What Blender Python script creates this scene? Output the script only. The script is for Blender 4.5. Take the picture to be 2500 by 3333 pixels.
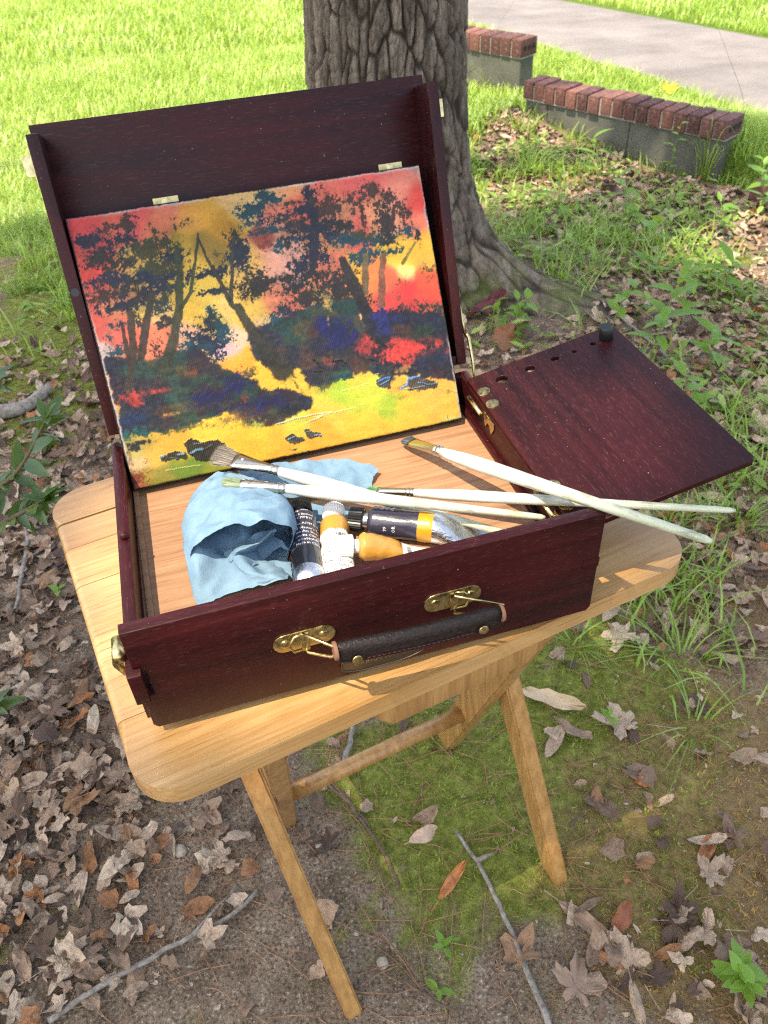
import bpy, bmesh, math, random
import numpy as np
from mathutils import Vector, Matrix, noise as mnoise

random.seed(7); RNG = np.random.default_rng(11)
for o in list(bpy.data.objects): bpy.data.objects.remove(o)
SC = bpy.context.scene; COL = SC.collection
PI = math.pi; R = math.radians

# ------------------------------------------------------------------ camera, sky, sun, exposure
TABLE_Z = .62
CAM_Z = TABLE_Z + .4967
PITCH, ROLL, FPX = R(-41.34), R(-3.303), 2683.4      # focal length in photo pixels (photo is 2500 x 3333)
_fw = Vector((0, math.cos(PITCH), math.sin(PITCH))); _up = Vector((0, -math.sin(PITCH), math.cos(PITCH))); _rt = Vector((1, 0, 0))
CR = _rt * math.cos(ROLL) + _up * math.sin(ROLL); CU = -_rt * math.sin(ROLL) + _up * math.cos(ROLL)
cam_d = bpy.data.cameras.new('camera'); cam = bpy.data.objects.new('camera', cam_d); COL.objects.link(cam)
cam.matrix_world = Matrix(((CR.x, CU.x, -_fw.x, 0), (CR.y, CU.y, -_fw.y, 0), (CR.z, CU.z, -_fw.z, CAM_Z), (0, 0, 0, 1)))
cam_d.sensor_fit = 'VERTICAL'; cam_d.sensor_height = 36; cam_d.lens = FPX / 3333 * 36
cam_d.clip_start = .02; cam_d.clip_end = 500
cam_d.dof.use_dof = True; cam_d.dof.focus_distance = .66; cam_d.dof.aperture_fstop = 17.0
SC.camera = cam
SUN_EL, SUN_AZ = R(67), R(40)                         # light travels towards +x +y (azimuth 40 deg), steeply down
SUND = Vector((math.cos(SUN_AZ) * math.cos(SUN_EL), math.sin(SUN_AZ) * math.cos(SUN_EL), -math.sin(SUN_EL)))
W_ = bpy.data.worlds.new('World'); SC.world = W_; W_.use_nodes = True
wn = W_.node_tree.nodes; wl = W_.node_tree.links
bg = wn['Background']; sky = wn.new('ShaderNodeTexSky'); sky.sky_type = 'NISHITA'; sky.sun_disc = False
sky.sun_elevation = SUN_EL; sky.sun_rotation = math.atan2(-SUND.x, -SUND.y); sky.air_density = 1.0; sky.dust_density = 2.2; sky.ozone_density = .6
wl.new(sky.outputs[0], bg.inputs[0]); bg.inputs[1].default_value = .15
sun_d = bpy.data.lights.new('sun', 'SUN'); sun_d.energy = 2.0; sun_d.angle = R(.53); sun_d.color = (1, .95, .87)
sun = bpy.data.objects.new('sun', sun_d); COL.objects.link(sun); sun.rotation_euler = SUND.to_track_quat('-Z', 'Y').to_euler(); sun.location = (-3, -3, 8)
SC.view_settings.view_transform = 'Standard'; SC.view_settings.look = 'None'; SC.view_settings.gamma = 1; SC.view_settings.exposure = 2.08
SC.view_settings.use_curve_mapping = False
SC.view_settings.use_white_balance = True; SC.view_settings.white_balance_temperature = 8000; SC.view_settings.white_balance_tint = 10
SC.render.engine = 'CYCLES'
SC.cycles.filter_width = 1.2; SC.cycles.use_denoising = False; SC.cycles.max_bounces = 8; SC.cycles.transparent_max_bounces = 12

def ray(u, v):                                        # world direction through a photo pixel (2500 x 3333)
    return _fw + CR * ((u - 1250) / FPX) - CU * ((v - 1666.5) / FPX)
CAMP = Vector((0, 0, CAM_Z))
def at_depth(u, v, d): return CAMP + ray(u, v) * d
def at_z(u, v, z): d = ray(u, v); return CAMP + d * ((z - CAM_Z) / d.z)
def gbase(x, y):
    t = (np.asarray(y, float) - 2.1) / .35
    return -.07 * .35 * np.where(t > 30, t, np.log1p(np.exp(np.minimum(t, 30))))
def at_ground(u, v):
    d = ray(u, v); s = .3
    for _ in range(60):
        p = CAMP + d * s; h = p.z - float(gbase(p.x, p.y)); s += h / max(.03, -d.z) * .7
    return CAMP + d * s
def dpx(x, y): return (x * 1.507, y * 1.507)

# ------------------------------------------------------------------ helpers
def tag(o, label=None, cat=None, group=None, kind=None):
    if label: o['label'] = label
    if cat: o['category'] = cat
    if group: o['group'] = group
    if kind: o['kind'] = kind
    return o
def link(o, parent=None):
    COL.objects.link(o)
    if parent is not None: o.parent = parent
    return o
def empty(name, loc=(0, 0, 0), rz=0, **k):
    o = bpy.data.objects.new(name, None); o.location = loc; o.rotation_euler = (0, 0, rz); o.empty_display_size = .05
    COL.objects.link(o); return tag(o, **k)
def mesh(name, v, f, mat=None, parent=None, smooth=False, mats=None, midx=None):
    me = bpy.data.meshes.new(name)
    v = [tuple(map(float, q)) for q in v] if not isinstance(v, np.ndarray) else v.tolist()
    f = f.tolist() if isinstance(f, np.ndarray) else f
    me.from_pydata(v, [], f); me.update()
    for m in (mats or ([mat] if mat else [])): me.materials.append(m)
    if midx is not None: me.polygons.foreach_set('material_index', np.asarray(midx, np.int32))
    if smooth: me.polygons.foreach_set('use_smooth', [True] * len(me.polygons))
    o = bpy.data.objects.new(name, me); return link(o, parent)
def bm_obj(name, bm, mat, parent=None, smooth=False):
    bmesh.ops.recalc_face_normals(bm, faces=bm.faces)
    me = bpy.data.meshes.new(name); bm.to_mesh(me); bm.free()
    if mat: me.materials.append(mat)
    if smooth:
        me.polygons.foreach_set('use_smooth', [True] * len(me.polygons))
        try: me.set_sharp_from_angle(angle=R(35))
        except Exception: pass
    return link(bpy.data.objects.new(name, me), parent)
def box_bm(x0, x1, y0, y1, z0, z1, bev=.0006, seg=2, M=None):
    bm = bmesh.new(); bmesh.ops.create_cube(bm, size=1)
    for v in bm.verts: v.co = Vector(((x0 + x1) / 2 + v.co.x * (x1 - x0), (y0 + y1) / 2 + v.co.y * (y1 - y0), (z0 + z1) / 2 + v.co.z * (z1 - z0)))
    if bev: bmesh.ops.bevel(bm, geom=list(bm.edges), offset=bev, segments=seg, affect='EDGES', profile=.6)
    if M is not None: bmesh.ops.transform(bm, matrix=M, verts=bm.verts)
    return bm
def box(name, x0, x1, y0, y1, z0, z1, mat, parent=None, bev=.0006, seg=2, M=None):
    return bm_obj(name, box_bm(x0, x1, y0, y1, z0, z1, bev, seg, M), mat, parent, True)
def prism_bm(poly, z0, z1, bev=0, seg=2, M=None):     # poly: list of (x, y), counter-clockwise
    bm = bmesh.new(); b_ = [bm.verts.new((x, y, z0)) for x, y in poly]; t_ = [bm.verts.new((x, y, z1)) for x, y in poly]; n = len(poly)
    bm.faces.new(b_[::-1]); bm.faces.new(t_)
    for i in range(n): bm.faces.new((b_[i], b_[(i + 1) % n], t_[(i + 1) % n], t_[i]))
    if bev: bmesh.ops.bevel(bm, geom=[e for e in bm.edges if abs(e.verts[0].co.z - e.verts[1].co.z) < 1e-9], offset=bev, segments=seg, affect='EDGES', profile=.5)
    if M is not None: bmesh.ops.transform(bm, matrix=M, verts=bm.verts)
    return bm
def prism(name, poly, z0, z1, mat, parent=None, bev=0, seg=2, M=None): return bm_obj(name, prism_bm(poly, z0, z1, bev, seg, M), mat, parent, True)
def frame_of(d):
    d = Vector(d).normalized(); a = Vector((0, 0, 1)) if abs(d.z) < .9 else Vector((1, 0, 0))
    x = a.cross(d).normalized(); y = d.cross(x); return x, y, d
def tube_vf(pts, rad, n=8, cap=True, off=0):
    V = []; F = []; m = len(pts); pts = [Vector(p) for p in pts]; px = None
    for i, p in enumerate(pts):
        d = (pts[min(i + 1, m - 1)] - pts[max(i - 1, 0)]).normalized()
        if px is None: x, y, _ = frame_of(d)
        else: x = (px - d * px.dot(d)).normalized(); y = d.cross(x)
        px = x; r = rad[i] if hasattr(rad, '__len__') else rad
        for k in range(n):
            a = 2 * PI * k / n; V.append(tuple(p + x * (r * math.cos(a)) + y * (r * math.sin(a))))
    for i in range(m - 1):
        for k in range(n): F.append((off + i * n + k, off + i * n + (k + 1) % n, off + (i + 1) * n + (k + 1) % n, off + (i + 1) * n + k))
    if cap: F.append(tuple(off + k for k in range(n))[::-1]); F.append(tuple(off + (m - 1) * n + k for k in range(n)))
    return V, F
def tube(name, pts, rad, mat, parent=None, n=8, cap=True):
    V, F = tube_vf(pts, rad, n, cap); return mesh(name, V, F, mat, parent, True)
def lathe(name, prof, mat, parent=None, n=24, M=None, rib=None, smooth=True):   # prof: (r, z) list, axis z ; rib=(amp, count, z0, z1)
    V = []; F = []
    for r, z in prof:
        for k in range(n):
            a = 2 * PI * k / n; rr = r
            if rib and rib[2] <= z <= rib[3]: rr = r + rib[0] * (1 if k % 2 else -1)
            V.append((rr * math.cos(a), rr * math.sin(a), z))
    m = len(prof)
    for i in range(m - 1):
        for k in range(n): F.append((i * n + k, i * n + (k + 1) % n, (i + 1) * n + (k + 1) % n, (i + 1) * n + k))
    F.append(tuple(range(n))[::-1]); F.append(tuple((m - 1) * n + k for k in range(n)))
    if M is not None: V = [tuple(M @ Vector(v)) for v in V]
    o = mesh(name, V, F, mat, parent, smooth)
    if smooth:
        try: o.data.set_sharp_from_angle(angle=R(40))
        except Exception: pass
    return o
def disc_M(p, d):
    x, y, z = frame_of(d); return Matrix(((x.x, y.x, z.x, p[0]), (x.y, y.y, z.y, p[1]), (x.z, y.z, z.z, p[2]), (0, 0, 0, 1)))
def text_vf(s, size, align='LEFT'):
    c = bpy.data.curves.new('t', 'FONT'); c.body = s; c.size = size; c.align_x = align; c.resolution_u = 1
    o = bpy.data.objects.new('t', c); COL.objects.link(o)
    dg = bpy.context.evaluated_depsgraph_get(); me = bpy.data.meshes.new_from_object(o.evaluated_get(dg))
    V = np.array([v.co[:] for v in me.vertices]).reshape(-1, 3); F = [tuple(p.vertices) for p in me.polygons]
    bpy.data.objects.remove(o); bpy.data.curves.remove(c); bpy.data.meshes.remove(me); return V, F

SKY=[(0.0584, 0.9632, 0.0467, (214, 62, 66)), (0.1748, 0.9757, 0.0477, (222, 78, 76)), (0.1249, 0.9445, 0.0344, (222, 96, 72)), (0.2325, 0.9236, 0.0396, (224, 118, 78)), (0.2643, 0.9762, 0.0352, (226, 122, 92)), (0.3243, 0.9295, 0.0403, (218, 150, 52)), (0.3717, 0.9382, 0.0315, (204, 150, 40)), (0.4449, 0.9601, 0.0411, (214, 170, 104)), (0.4027, 0.9025, 0.0365, (176, 124, 20)), (0.5178, 0.9764, 0.037, (224, 178, 112)), (0.6022, 0.985, 0.0422, (226, 152, 100)), (0.6978, 0.9797, 0.0431, (220, 100, 84)), (0.821, 0.982, 0.0488, (214, 88, 84)), (0.9222, 0.9887, 0.0447, (222, 96, 92)), (0.978, 0.9882, 0.0201, (190, 140, 130)), (0.9393, 0.93, 0.0401, (228, 132, 112)), (0.9824, 0.8723, 0.0354, (216, 62, 56)), (0.9698, 0.7802, 0.0305, (228, 116, 92)), (0.7524, 0.8534, 0.034, (206, 124, 90)), (0.7867, 0.8158, 0.0295, (216, 88, 78)), (0.8417, 0.8488, 0.0297, (214, 132, 96)), (0.8982, 0.8192, 0.03, (216, 140, 110)), (0.9067, 0.6975, 0.0354, (236, 178, 48)), (0.9739, 0.6966, 0.0358, (236, 170, 44)), (0.9806, 0.631, 0.031, (226, 168, 60)), (0.7509, 0.6409, 0.0247, (240, 172, 52)), (0.8049, 0.6294, 0.03, (240, 124, 62)), (0.846, 0.5951, 0.0303, (236, 96, 62)), (0.8945, 0.6104, 0.0254, (250, 226, 130)), (0.9694, 0.549, 0.0363, (230, 82, 48)), (0.8848, 0.5415, 0.0358, (216, 48, 50)), (0.8535, 0.503, 0.0305, (226, 64, 60)), (0.9481, 0.508, 0.0362, (224, 62, 50)), (0.9599, 0.4397, 0.026, (200, 80, 50)), (0.6926, 0.6533, 0.0293, (222, 112, 84)), (0.5275, 0.7255, 0.0425, (236, 164, 142)), (0.512, 0.8084, 0.0234, (150, 70, 55)), (0.4689, 0.7192, 0.0374, (218, 170, 80)), (0.5585, 0.8602, 0.0282, (222, 140, 110)), (0.5419, 0.9058, 0.0281, (220, 110, 80)), (0.6163, 0.922, 0.0331, (222, 92, 70)), (0.5544, 0.5572, 0.0288, (226, 110, 80)), (0.5054, 0.5871, 0.0285, (226, 130, 100)), (0.4456, 0.5754, 0.0423, (222, 176, 66)), (0.4544, 0.5106, 0.0283, (230, 180, 120)), (0.6538, 0.5285, 0.0294, (190, 160, 90)), (0.0219, 0.8602, 0.0297, (206, 72, 62)), (0.0367, 0.7984, 0.0385, (222, 62, 54)), (0.0135, 0.7205, 0.0344, (222, 90, 72)), (0.0072, 0.6383, 0.0388, (228, 90, 74)), (0.0497, 0.6766, 0.026, (226, 130, 84)), (0.2936, 0.7501, 0.0406, (212, 166, 48)), (0.3249, 0.6887, 0.041, (220, 180, 60)), (0.2685, 0.603, 0.0363, (216, 172, 56)), (0.3381, 0.5996, 0.0368, (226, 186, 86)), (0.3502, 0.8108, 0.0363, (140, 112, 40)), (0.1659, 0.8009, 0.0351, (212, 164, 74)), (0.0931, 0.7687, 0.0259, (226, 140, 76)), (0.2107, 0.7736, 0.0222, (206, 166, 70)), (0.2864, 0.8418, 0.0269, (190, 150, 40)), (0.2796, 0.7044, 0.027, (214, 178, 62)), (0.3318, 0.6563, 0.032, (216, 180, 66)), (0.3556, 0.6017, 0.0277, (234, 194, 108)), (0.2467, 0.5399, 0.0318, (226, 164, 128)), (0.3676, 0.4739, 0.0234, (226, 186, 150)), (0.1759, 0.5318, 0.0314, (238, 120, 84)), (0.1961, 0.5948, 0.0224, (228, 180, 110)), (0.0839, 0.5779, 0.0176, (234, 100, 80)), (0.1134, 0.5404, 0.0133, (236, 100, 70)), (0.1345, 0.6332, 0.0132, (220, 180, 80)), (0.0366, 0.589, 0.0261, (234, 106, 88)), (0.0088, 0.5348, 0.0174, (232, 190, 180)), (0.3555, 0.4295, 0.0234, (226, 180, 190)), (0.3684, 0.3914, 0.0282, (240, 160, 36)), (0.4367, 0.3038, 0.0335, (246, 178, 38)), (0.5058, 0.2733, 0.034, (236, 184, 48)), (0.5053, 0.5806, 0.0333, (226, 120, 80)), (0.4448, 0.5941, 0.0282, (214, 170, 70)), (0.0077, 0.1798, 0.0269, (160, 140, 60)), (0.0671, 0.1762, 0.0272, (200, 160, 50)), (0.1205, 0.1614, 0.032, (230, 160, 40)), (0.2516, 0.1513, 0.0422, (240, 186, 46)), (0.3673, 0.1164, 0.0433, (246, 188, 36)), (0.4917, 0.119, 0.0294, (206, 196, 60)), (0.0751, 0.116, 0.0273, (222, 170, 60)), (0.0353, 0.1015, 0.0226, (208, 176, 120)), (0.0341, 0.1469, 0.018, (200, 176, 90)), (0.162, 0.0457, 0.0418, (112, 138, 40)), (0.2306, 0.0261, 0.0282, (150, 150, 40)), (0.0856, 0.0154, 0.0321, (150, 138, 48)), (0.334, 0.0628, 0.0383, (238, 184, 40)), (0.1489, 0.1082, 0.0277, (220, 170, 40)), (0.0442, 0.0471, 0.0182, (170, 140, 50)), (0.4317, 0.0555, 0.039, (240, 176, 40)), (0.6865, 0.1577, 0.0406, (196, 206, 52)), (0.6467, 0.1977, 0.0313, (170, 196, 50)), (0.7467, 0.1599, 0.0319, (200, 206, 56)), (0.7912, 0.1123, 0.0322, (164, 190, 48)), (0.6129, 0.1235, 0.0357, (230, 190, 60)), (0.6968, 0.0711, 0.0409, (242, 184, 46)), (0.8353, 0.0582, 0.0465, (240, 184, 50)), (0.9123, 0.0987, 0.0329, (226, 176, 64)), (0.9695, 0.0593, 0.0286, (230, 180, 60)), (0.9679, 0.0105, 0.0192, (200, 190, 100)), (0.7043, 0.2479, 0.0269, (236, 184, 52)), (0.558, 0.0608, 0.0399, (244, 168, 38)), (0.4621, 0.0218, 0.0262, (238, 176, 44)), (0.4718, -0.0019, 0.0176, (170, 170, 60)), (0.7365, 0.0241, 0.0367, (244, 182, 48)), (0.6057, 0.2552, 0.0221, (180, 170, 50)), (0.808, 0.198, 0.0183, (226, 170, 60)), (0.9511, 0.1737, 0.0188, (236, 170, 60)), (0.5772, 0.3032, 0.0175, (190, 170, 50)), (0.4741, 0.2943, 0.0258, (244, 180, 40)), (0.5164, 0.2836, 0.026, (240, 180, 50))]
FOL=[(0.0776, 0.878, 0.0642, 0.0213, 0.75, (24, 34, 54)), (0.2171, 0.706, 0.0847, 0.0268, 0.75, (34, 48, 46)), (0.1574, 0.6767, 0.0707, 0.0266, 0.75, (24, 34, 54)), (0.1209, 0.6243, 0.0176, 0.0352, 0.7, (36, 35, 38)), (0.0837, 0.717, 0.0694, 0.0391, 0.6, (36, 35, 38)), (0.1835, 0.7733, 0.0749, 0.0264, 0.65, (34, 48, 46)), (0.6267, 0.8958, 0.0522, 0.0285, 0.7, (24, 34, 54)), (0.65, 0.7311, 0.0579, 0.0434, 0.8, (24, 34, 54)), (0.6904, 0.8345, 0.082, 0.0289, 0.8, (36, 35, 38)), (0.6119, 0.8007, 0.0571, 0.0285, 0.7, (18, 58, 72)), (0.7214, 0.7789, 0.0536, 0.0244, 0.7, (24, 34, 54)), (0.8169, 0.7473, 0.0596, 0.0198, 0.7, (18, 58, 72)), (0.5857, 0.6322, 0.0768, 0.0288, 0.75, (24, 34, 54)), (0.6506, 0.6055, 0.0536, 0.0292, 0.65, (52, 54, 36)), (0.8473, 0.7475, 0.0299, 0.0299, 0.7, (34, 48, 46)), (0.3715, 0.7153, 0.0184, 0.0412, 0.5, (36, 35, 38)), (0.2687, 0.8453, 0.0268, 0.0357, 0.7, (52, 54, 36)), (0.2259, 0.8599, 0.0529, 0.022, 0.7, (34, 48, 46)), (0.1574, 0.9528, 0.0216, 0.0239, 0.9, (56, 42, 40)), (0.0974, 0.9383, 0.0385, 0.0258, 0.65, (56, 42, 40)), (0.057, 0.9084, 0.0426, 0.0171, 1, (24, 34, 54)), (0.1163, 0.8966, 0.0517, 0.0194, 0.95, (24, 34, 54)), (0.0714, 0.8441, 0.0558, 0.0258, 0.85, (36, 35, 38)), (0.1373, 0.8659, 0.0434, 0.0217, 0.8, (24, 34, 54)), (0.1957, 0.8423, 0.066, 0.0264, 0.85, (52, 54, 36)), (0.2541, 0.8661, 0.0311, 0.0266, 0.75, (52, 54, 36)), (0.2242, 0.9016, 0.0079, 0.0264, 0.7, (52, 54, 36)), (0.2797, 0.9085, 0.0098, 0.0267, 0.7, (52, 54, 36)), (0.214, 0.9331, 0.0087, 0.0176, 0.5, (56, 42, 40)), (0.313, 0.9168, 0.0201, 0.0133, 0.7, (24, 34, 54)), (0.1003, 0.8086, 0.0518, 0.0216, 0.75, (36, 35, 38)), (0.1891, 0.805, 0.044, 0.0176, 0.55, (52, 54, 36)), (0.2563, 0.8, 0.0402, 0.0224, 0.8, (24, 34, 54)), (0.091, 0.7572, 0.065, 0.0217, 0.85, (24, 34, 54)), (0.2013, 0.7456, 0.0842, 0.0177, 0.95, (24, 34, 54)), (0.313, 0.7278, 0.0589, 0.0082, 0.9, (24, 34, 54)), (0.3744, 0.733, 0.0344, 0.0161, 0.85, (24, 34, 54)), (0.2293, 0.7757, 0.0355, 0.0223, 0.7, (52, 54, 36)), (0.0603, 0.7102, 0.0519, 0.0216, 0.85, (56, 42, 40)), (0.1713, 0.7039, 0.0574, 0.0155, 0.9, (24, 34, 54)), (0.211, 0.6709, 0.0269, 0.0223, 0.75, (52, 54, 36)), (0.0969, 0.6661, 0.0569, 0.0197, 0.95, (24, 34, 54)), (0.1839, 0.6466, 0.049, 0.0267, 0.75, (34, 48, 46)), (0.2011, 0.5877, 0.027, 0.0202, 0.85, (36, 35, 38)), (0.073, 0.608, 0.0349, 0.0131, 0.9, (18, 58, 72)), (0.1354, 0.7057, 0.0263, 0.0395, 0.75, (36, 35, 38)), (0.4388, 0.7806, 0.0301, 0.0509, 0.95, (24, 34, 54)), (0.4321, 0.8547, 0.0119, 0.0229, 0.85, (36, 35, 38)), (0.5023, 0.7921, 0.028, 0.028, 0.6, (120, 56, 50)), (0.3697, 0.7887, 0.016, 0.0228, 0.5, (52, 54, 36)), (0.3445, 0.666, 0.0367, 0.0073, 0.95, (24, 34, 54)), (0.4673, 0.664, 0.0562, 0.0328, 0.95, (36, 35, 38)), (0.4397, 0.67, 0.028, 0.0513, 0.5, (52, 54, 36)), (0.3198, 0.585, 0.0137, 0.023, 0.95, (18, 58, 72)), (0.3183, 0.5481, 0.0345, 0.0276, 1, (34, 48, 46)), (0.2901, 0.4924, 0.0506, 0.0506, 1, (24, 34, 54)), (0.3436, 0.5298, 0.0231, 0.0277, 0.8, (18, 58, 72)), (0.2589, 0.4748, 0.032, 0.032, 0.9, (18, 58, 72)), (0.5356, 0.9701, 0.0279, 0.0209, 1, (18, 58, 72)), (0.4978, 0.9262, 0.0416, 0.0208, 0.95, (18, 58, 72)), (0.5586, 0.9509, 0.0281, 0.0103, 0.85, (18, 58, 72)), (0.4948, 0.8786, 0.0557, 0.0139, 0.6, (18, 58, 72)), (0.5576, 0.8847, 0.0657, 0.0259, 0.6, (24, 34, 54)), (0.6621, 0.9529, 0.0191, 0.0214, 1, (24, 34, 54)), (0.6177, 0.9309, 0.0473, 0.0076, 0.7, (56, 42, 40)), (0.6135, 0.9043, 0.0284, 0.0095, 0.6, (24, 34, 54)), (0.6635, 0.8827, 0.0287, 0.0526, 1, (24, 34, 54)), (0.7042, 0.8933, 0.0433, 0.0385, 0.9, (56, 42, 40)), (0.6184, 0.8424, 0.0571, 0.0285, 0.85, (56, 42, 40)), (0.5177, 0.8438, 0.0514, 0.014, 0.85, (18, 58, 72)), (0.5743, 0.7775, 0.0332, 0.0426, 0.75, (36, 35, 38)), (0.6733, 0.8194, 0.0723, 0.0288, 0.95, (24, 34, 54)), (0.7326, 0.8201, 0.0438, 0.0243, 0.85, (36, 35, 38)), (0.6574, 0.7793, 0.0722, 0.0289, 0.85, (24, 34, 54)), (0.7597, 0.7681, 0.0687, 0.0196, 0.85, (18, 58, 72)), (0.8017, 0.7816, 0.0395, 0.0197, 0.7, (52, 54, 36)), (0.779, 0.6951, 0.0693, 0.0198, 0.85, (18, 58, 72)), (0.8605, 0.6974, 0.0452, 0.01, 0.9, (18, 58, 72)), (0.8937, 0.7509, 0.0553, 0.014, 0.75, (18, 58, 72)), (0.9337, 0.7619, 0.0278, 0.0152, 0.75, (18, 58, 72)), (0.7806, 0.9097, 0.0243, 0.0293, 0.75, (56, 42, 40)), (0.8432, 0.9289, 0.0296, 0.0245, 0.85, (56, 42, 40)), (0.8843, 0.8998, 0.0224, 0.0224, 0.85, (56, 42, 40)), (0.805, 0.8557, 0.0078, 0.0491, 0.95, (56, 42, 40)), (0.8567, 0.8832, 0.0346, 0.0198, 0.75, (56, 42, 40)), (0.7757, 0.8767, 0.0195, 0.0078, 0.75, (56, 42, 40)), (0.7803, 0.8573, 0.0108, 0.0074, 0.7, (56, 42, 40)), (0.8364, 0.8124, 0.0099, 0.0089, 0.8, (56, 42, 40)), (0.9257, 0.8328, 0.0251, 0.0302, 0.85, (56, 42, 40)), (0.87, 0.7996, 0.0224, 0.055, 0.9, (36, 35, 38)), (0.9563, 0.7384, 0.0102, 0.0255, 0.75, (36, 35, 38)), (0.9439, 0.8167, 0.0051, 0.0405, 0.7, (56, 42, 40)), (0.6111, 0.7018, 0.048, 0.048, 0.95, (24, 34, 54)), (0.6427, 0.6513, 0.063, 0.0388, 0.75, (36, 35, 38)), (0.5517, 0.6645, 0.0524, 0.0166, 0.85, (36, 35, 38)), (0.5981, 0.5854, 0.0725, 0.0434, 0.85, (36, 35, 38)), (0.7019, 0.5816, 0.0542, 0.0542, 0.9, (36, 35, 38)), (0.461, 0.6406, 0.0562, 0.0235, 0.9, (36, 35, 38)), (0.5175, 0.8134, 0.0187, 0.028, 0.75, (120, 56, 50)), (0.5509, 0.7822, 0.0236, 0.0189, 0.75, (18, 58, 72)), (0.4941, 0.757, 0.0234, 0.0327, 0.45, (120, 56, 50)), (0.5335, 0.5493, 0.067, 0.0239, 0.75, (24, 34, 54)), (0.6783, 0.4909, 0.0789, 0.0591, 0.95, (36, 35, 38)), (0.6097, 0.4682, 0.0537, 0.0342, 0.9, (26, 28, 76)), (0.5154, 0.4964, 0.0383, 0.0336, 0.85, (18, 58, 72)), (0.4628, 0.5023, 0.0332, 0.0332, 0.6, (18, 58, 72)), (0.9359, 0.4188, 0.0779, 0.0363, 0.95, (34, 48, 46)), (0.8177, 0.4329, 0.0762, 0.0355, 0.95, (26, 28, 76)), (0.8729, 0.4562, 0.0563, 0.0205, 0.85, (36, 35, 38)), (0.7416, 0.5087, 0.0299, 0.0448, 0.9, (36, 35, 38)), (0.9703, 0.5554, 0.0285, 0.0311, 0.4, (52, 54, 36)), (0.967, 0.608, 0.031, 0.0257, 0.4, (52, 54, 36)), (0.863, 0.5333, 0.0305, 0.0305, 0.3, (120, 56, 50)), (0.892, 0.4813, 0.0307, 0.0206, 0.4, (120, 56, 50)), (0.8851, 0.5802, 0.0306, 0.0203, 0.3, (52, 54, 36)), (0.0366, 0.5647, 0.0174, 0.0306, 0.5, (18, 58, 72)), (0.0453, 0.5138, 0.0394, 0.0176, 0.7, (18, 58, 72)), (0.1967, 0.5454, 0.009, 0.0135, 0.6, (56, 42, 40)), (0.1565, 0.4994, 0.0269, 0.0314, 0.7, (36, 35, 38)), (0.4947, 0.5137, 0.0524, 0.0286, 0.5, (18, 58, 72)), (0.5345, 0.6118, 0.0429, 0.0572, 0.5, (36, 35, 38)), (0.0473, 0.1688, 0.0405, 0.0099, 0.85, (36, 35, 38)), (0.0357, 0.156, 0.0316, 0.0081, 0.7, (36, 35, 38)), (0.2495, 0.6102, 0.0099, 0.009, 0.4, (52, 54, 36))]
DARK=[[(0.0056, 0.5051), (0.0432, 0.5021), (0.0747, 0.476), (0.1189, 0.4683), (0.1645, 0.4664), (0.2141, 0.4855), (0.26, 0.4808), (0.3041, 0.4072), (0.3173, 0.3722), (0.3706, 0.3462), (0.3945, 0.3144), (0.4317, 0.2726), (0.4876, 0.2518), (0.5391, 0.2307), (0.5509, 0.2092), (0.5557, 0.1749), (0.4976, 0.1571), (0.4143, 0.1333), (0.3645, 0.1598), (0.3009, 0.216), (0.2123, 0.2009), (0.1538, 0.1909), (0.0886, 0.1927), (0.0028, 0.2034), (0.0132, 0.3112)], [(0.4208, 0.5056), (0.4703, 0.513), (0.6077, 0.5516), (0.6682, 0.5572), (0.7471, 0.5394), (0.7925, 0.4776), (0.8482, 0.4823), (0.917, 0.4434), (0.9914, 0.4382), (1.0053, 0.2927), (0.9976, 0.1619), (0.9304, 0.197), (0.8256, 0.2234), (0.7826, 0.2163), (0.7413, 0.2504), (0.67, 0.2624), (0.5988, 0.2394), (0.5505, 0.2459), (0.5361, 0.325), (0.4938, 0.3355), (0.4889, 0.323), (0.4259, 0.358), (0.4046, 0.4652)]]
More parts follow.
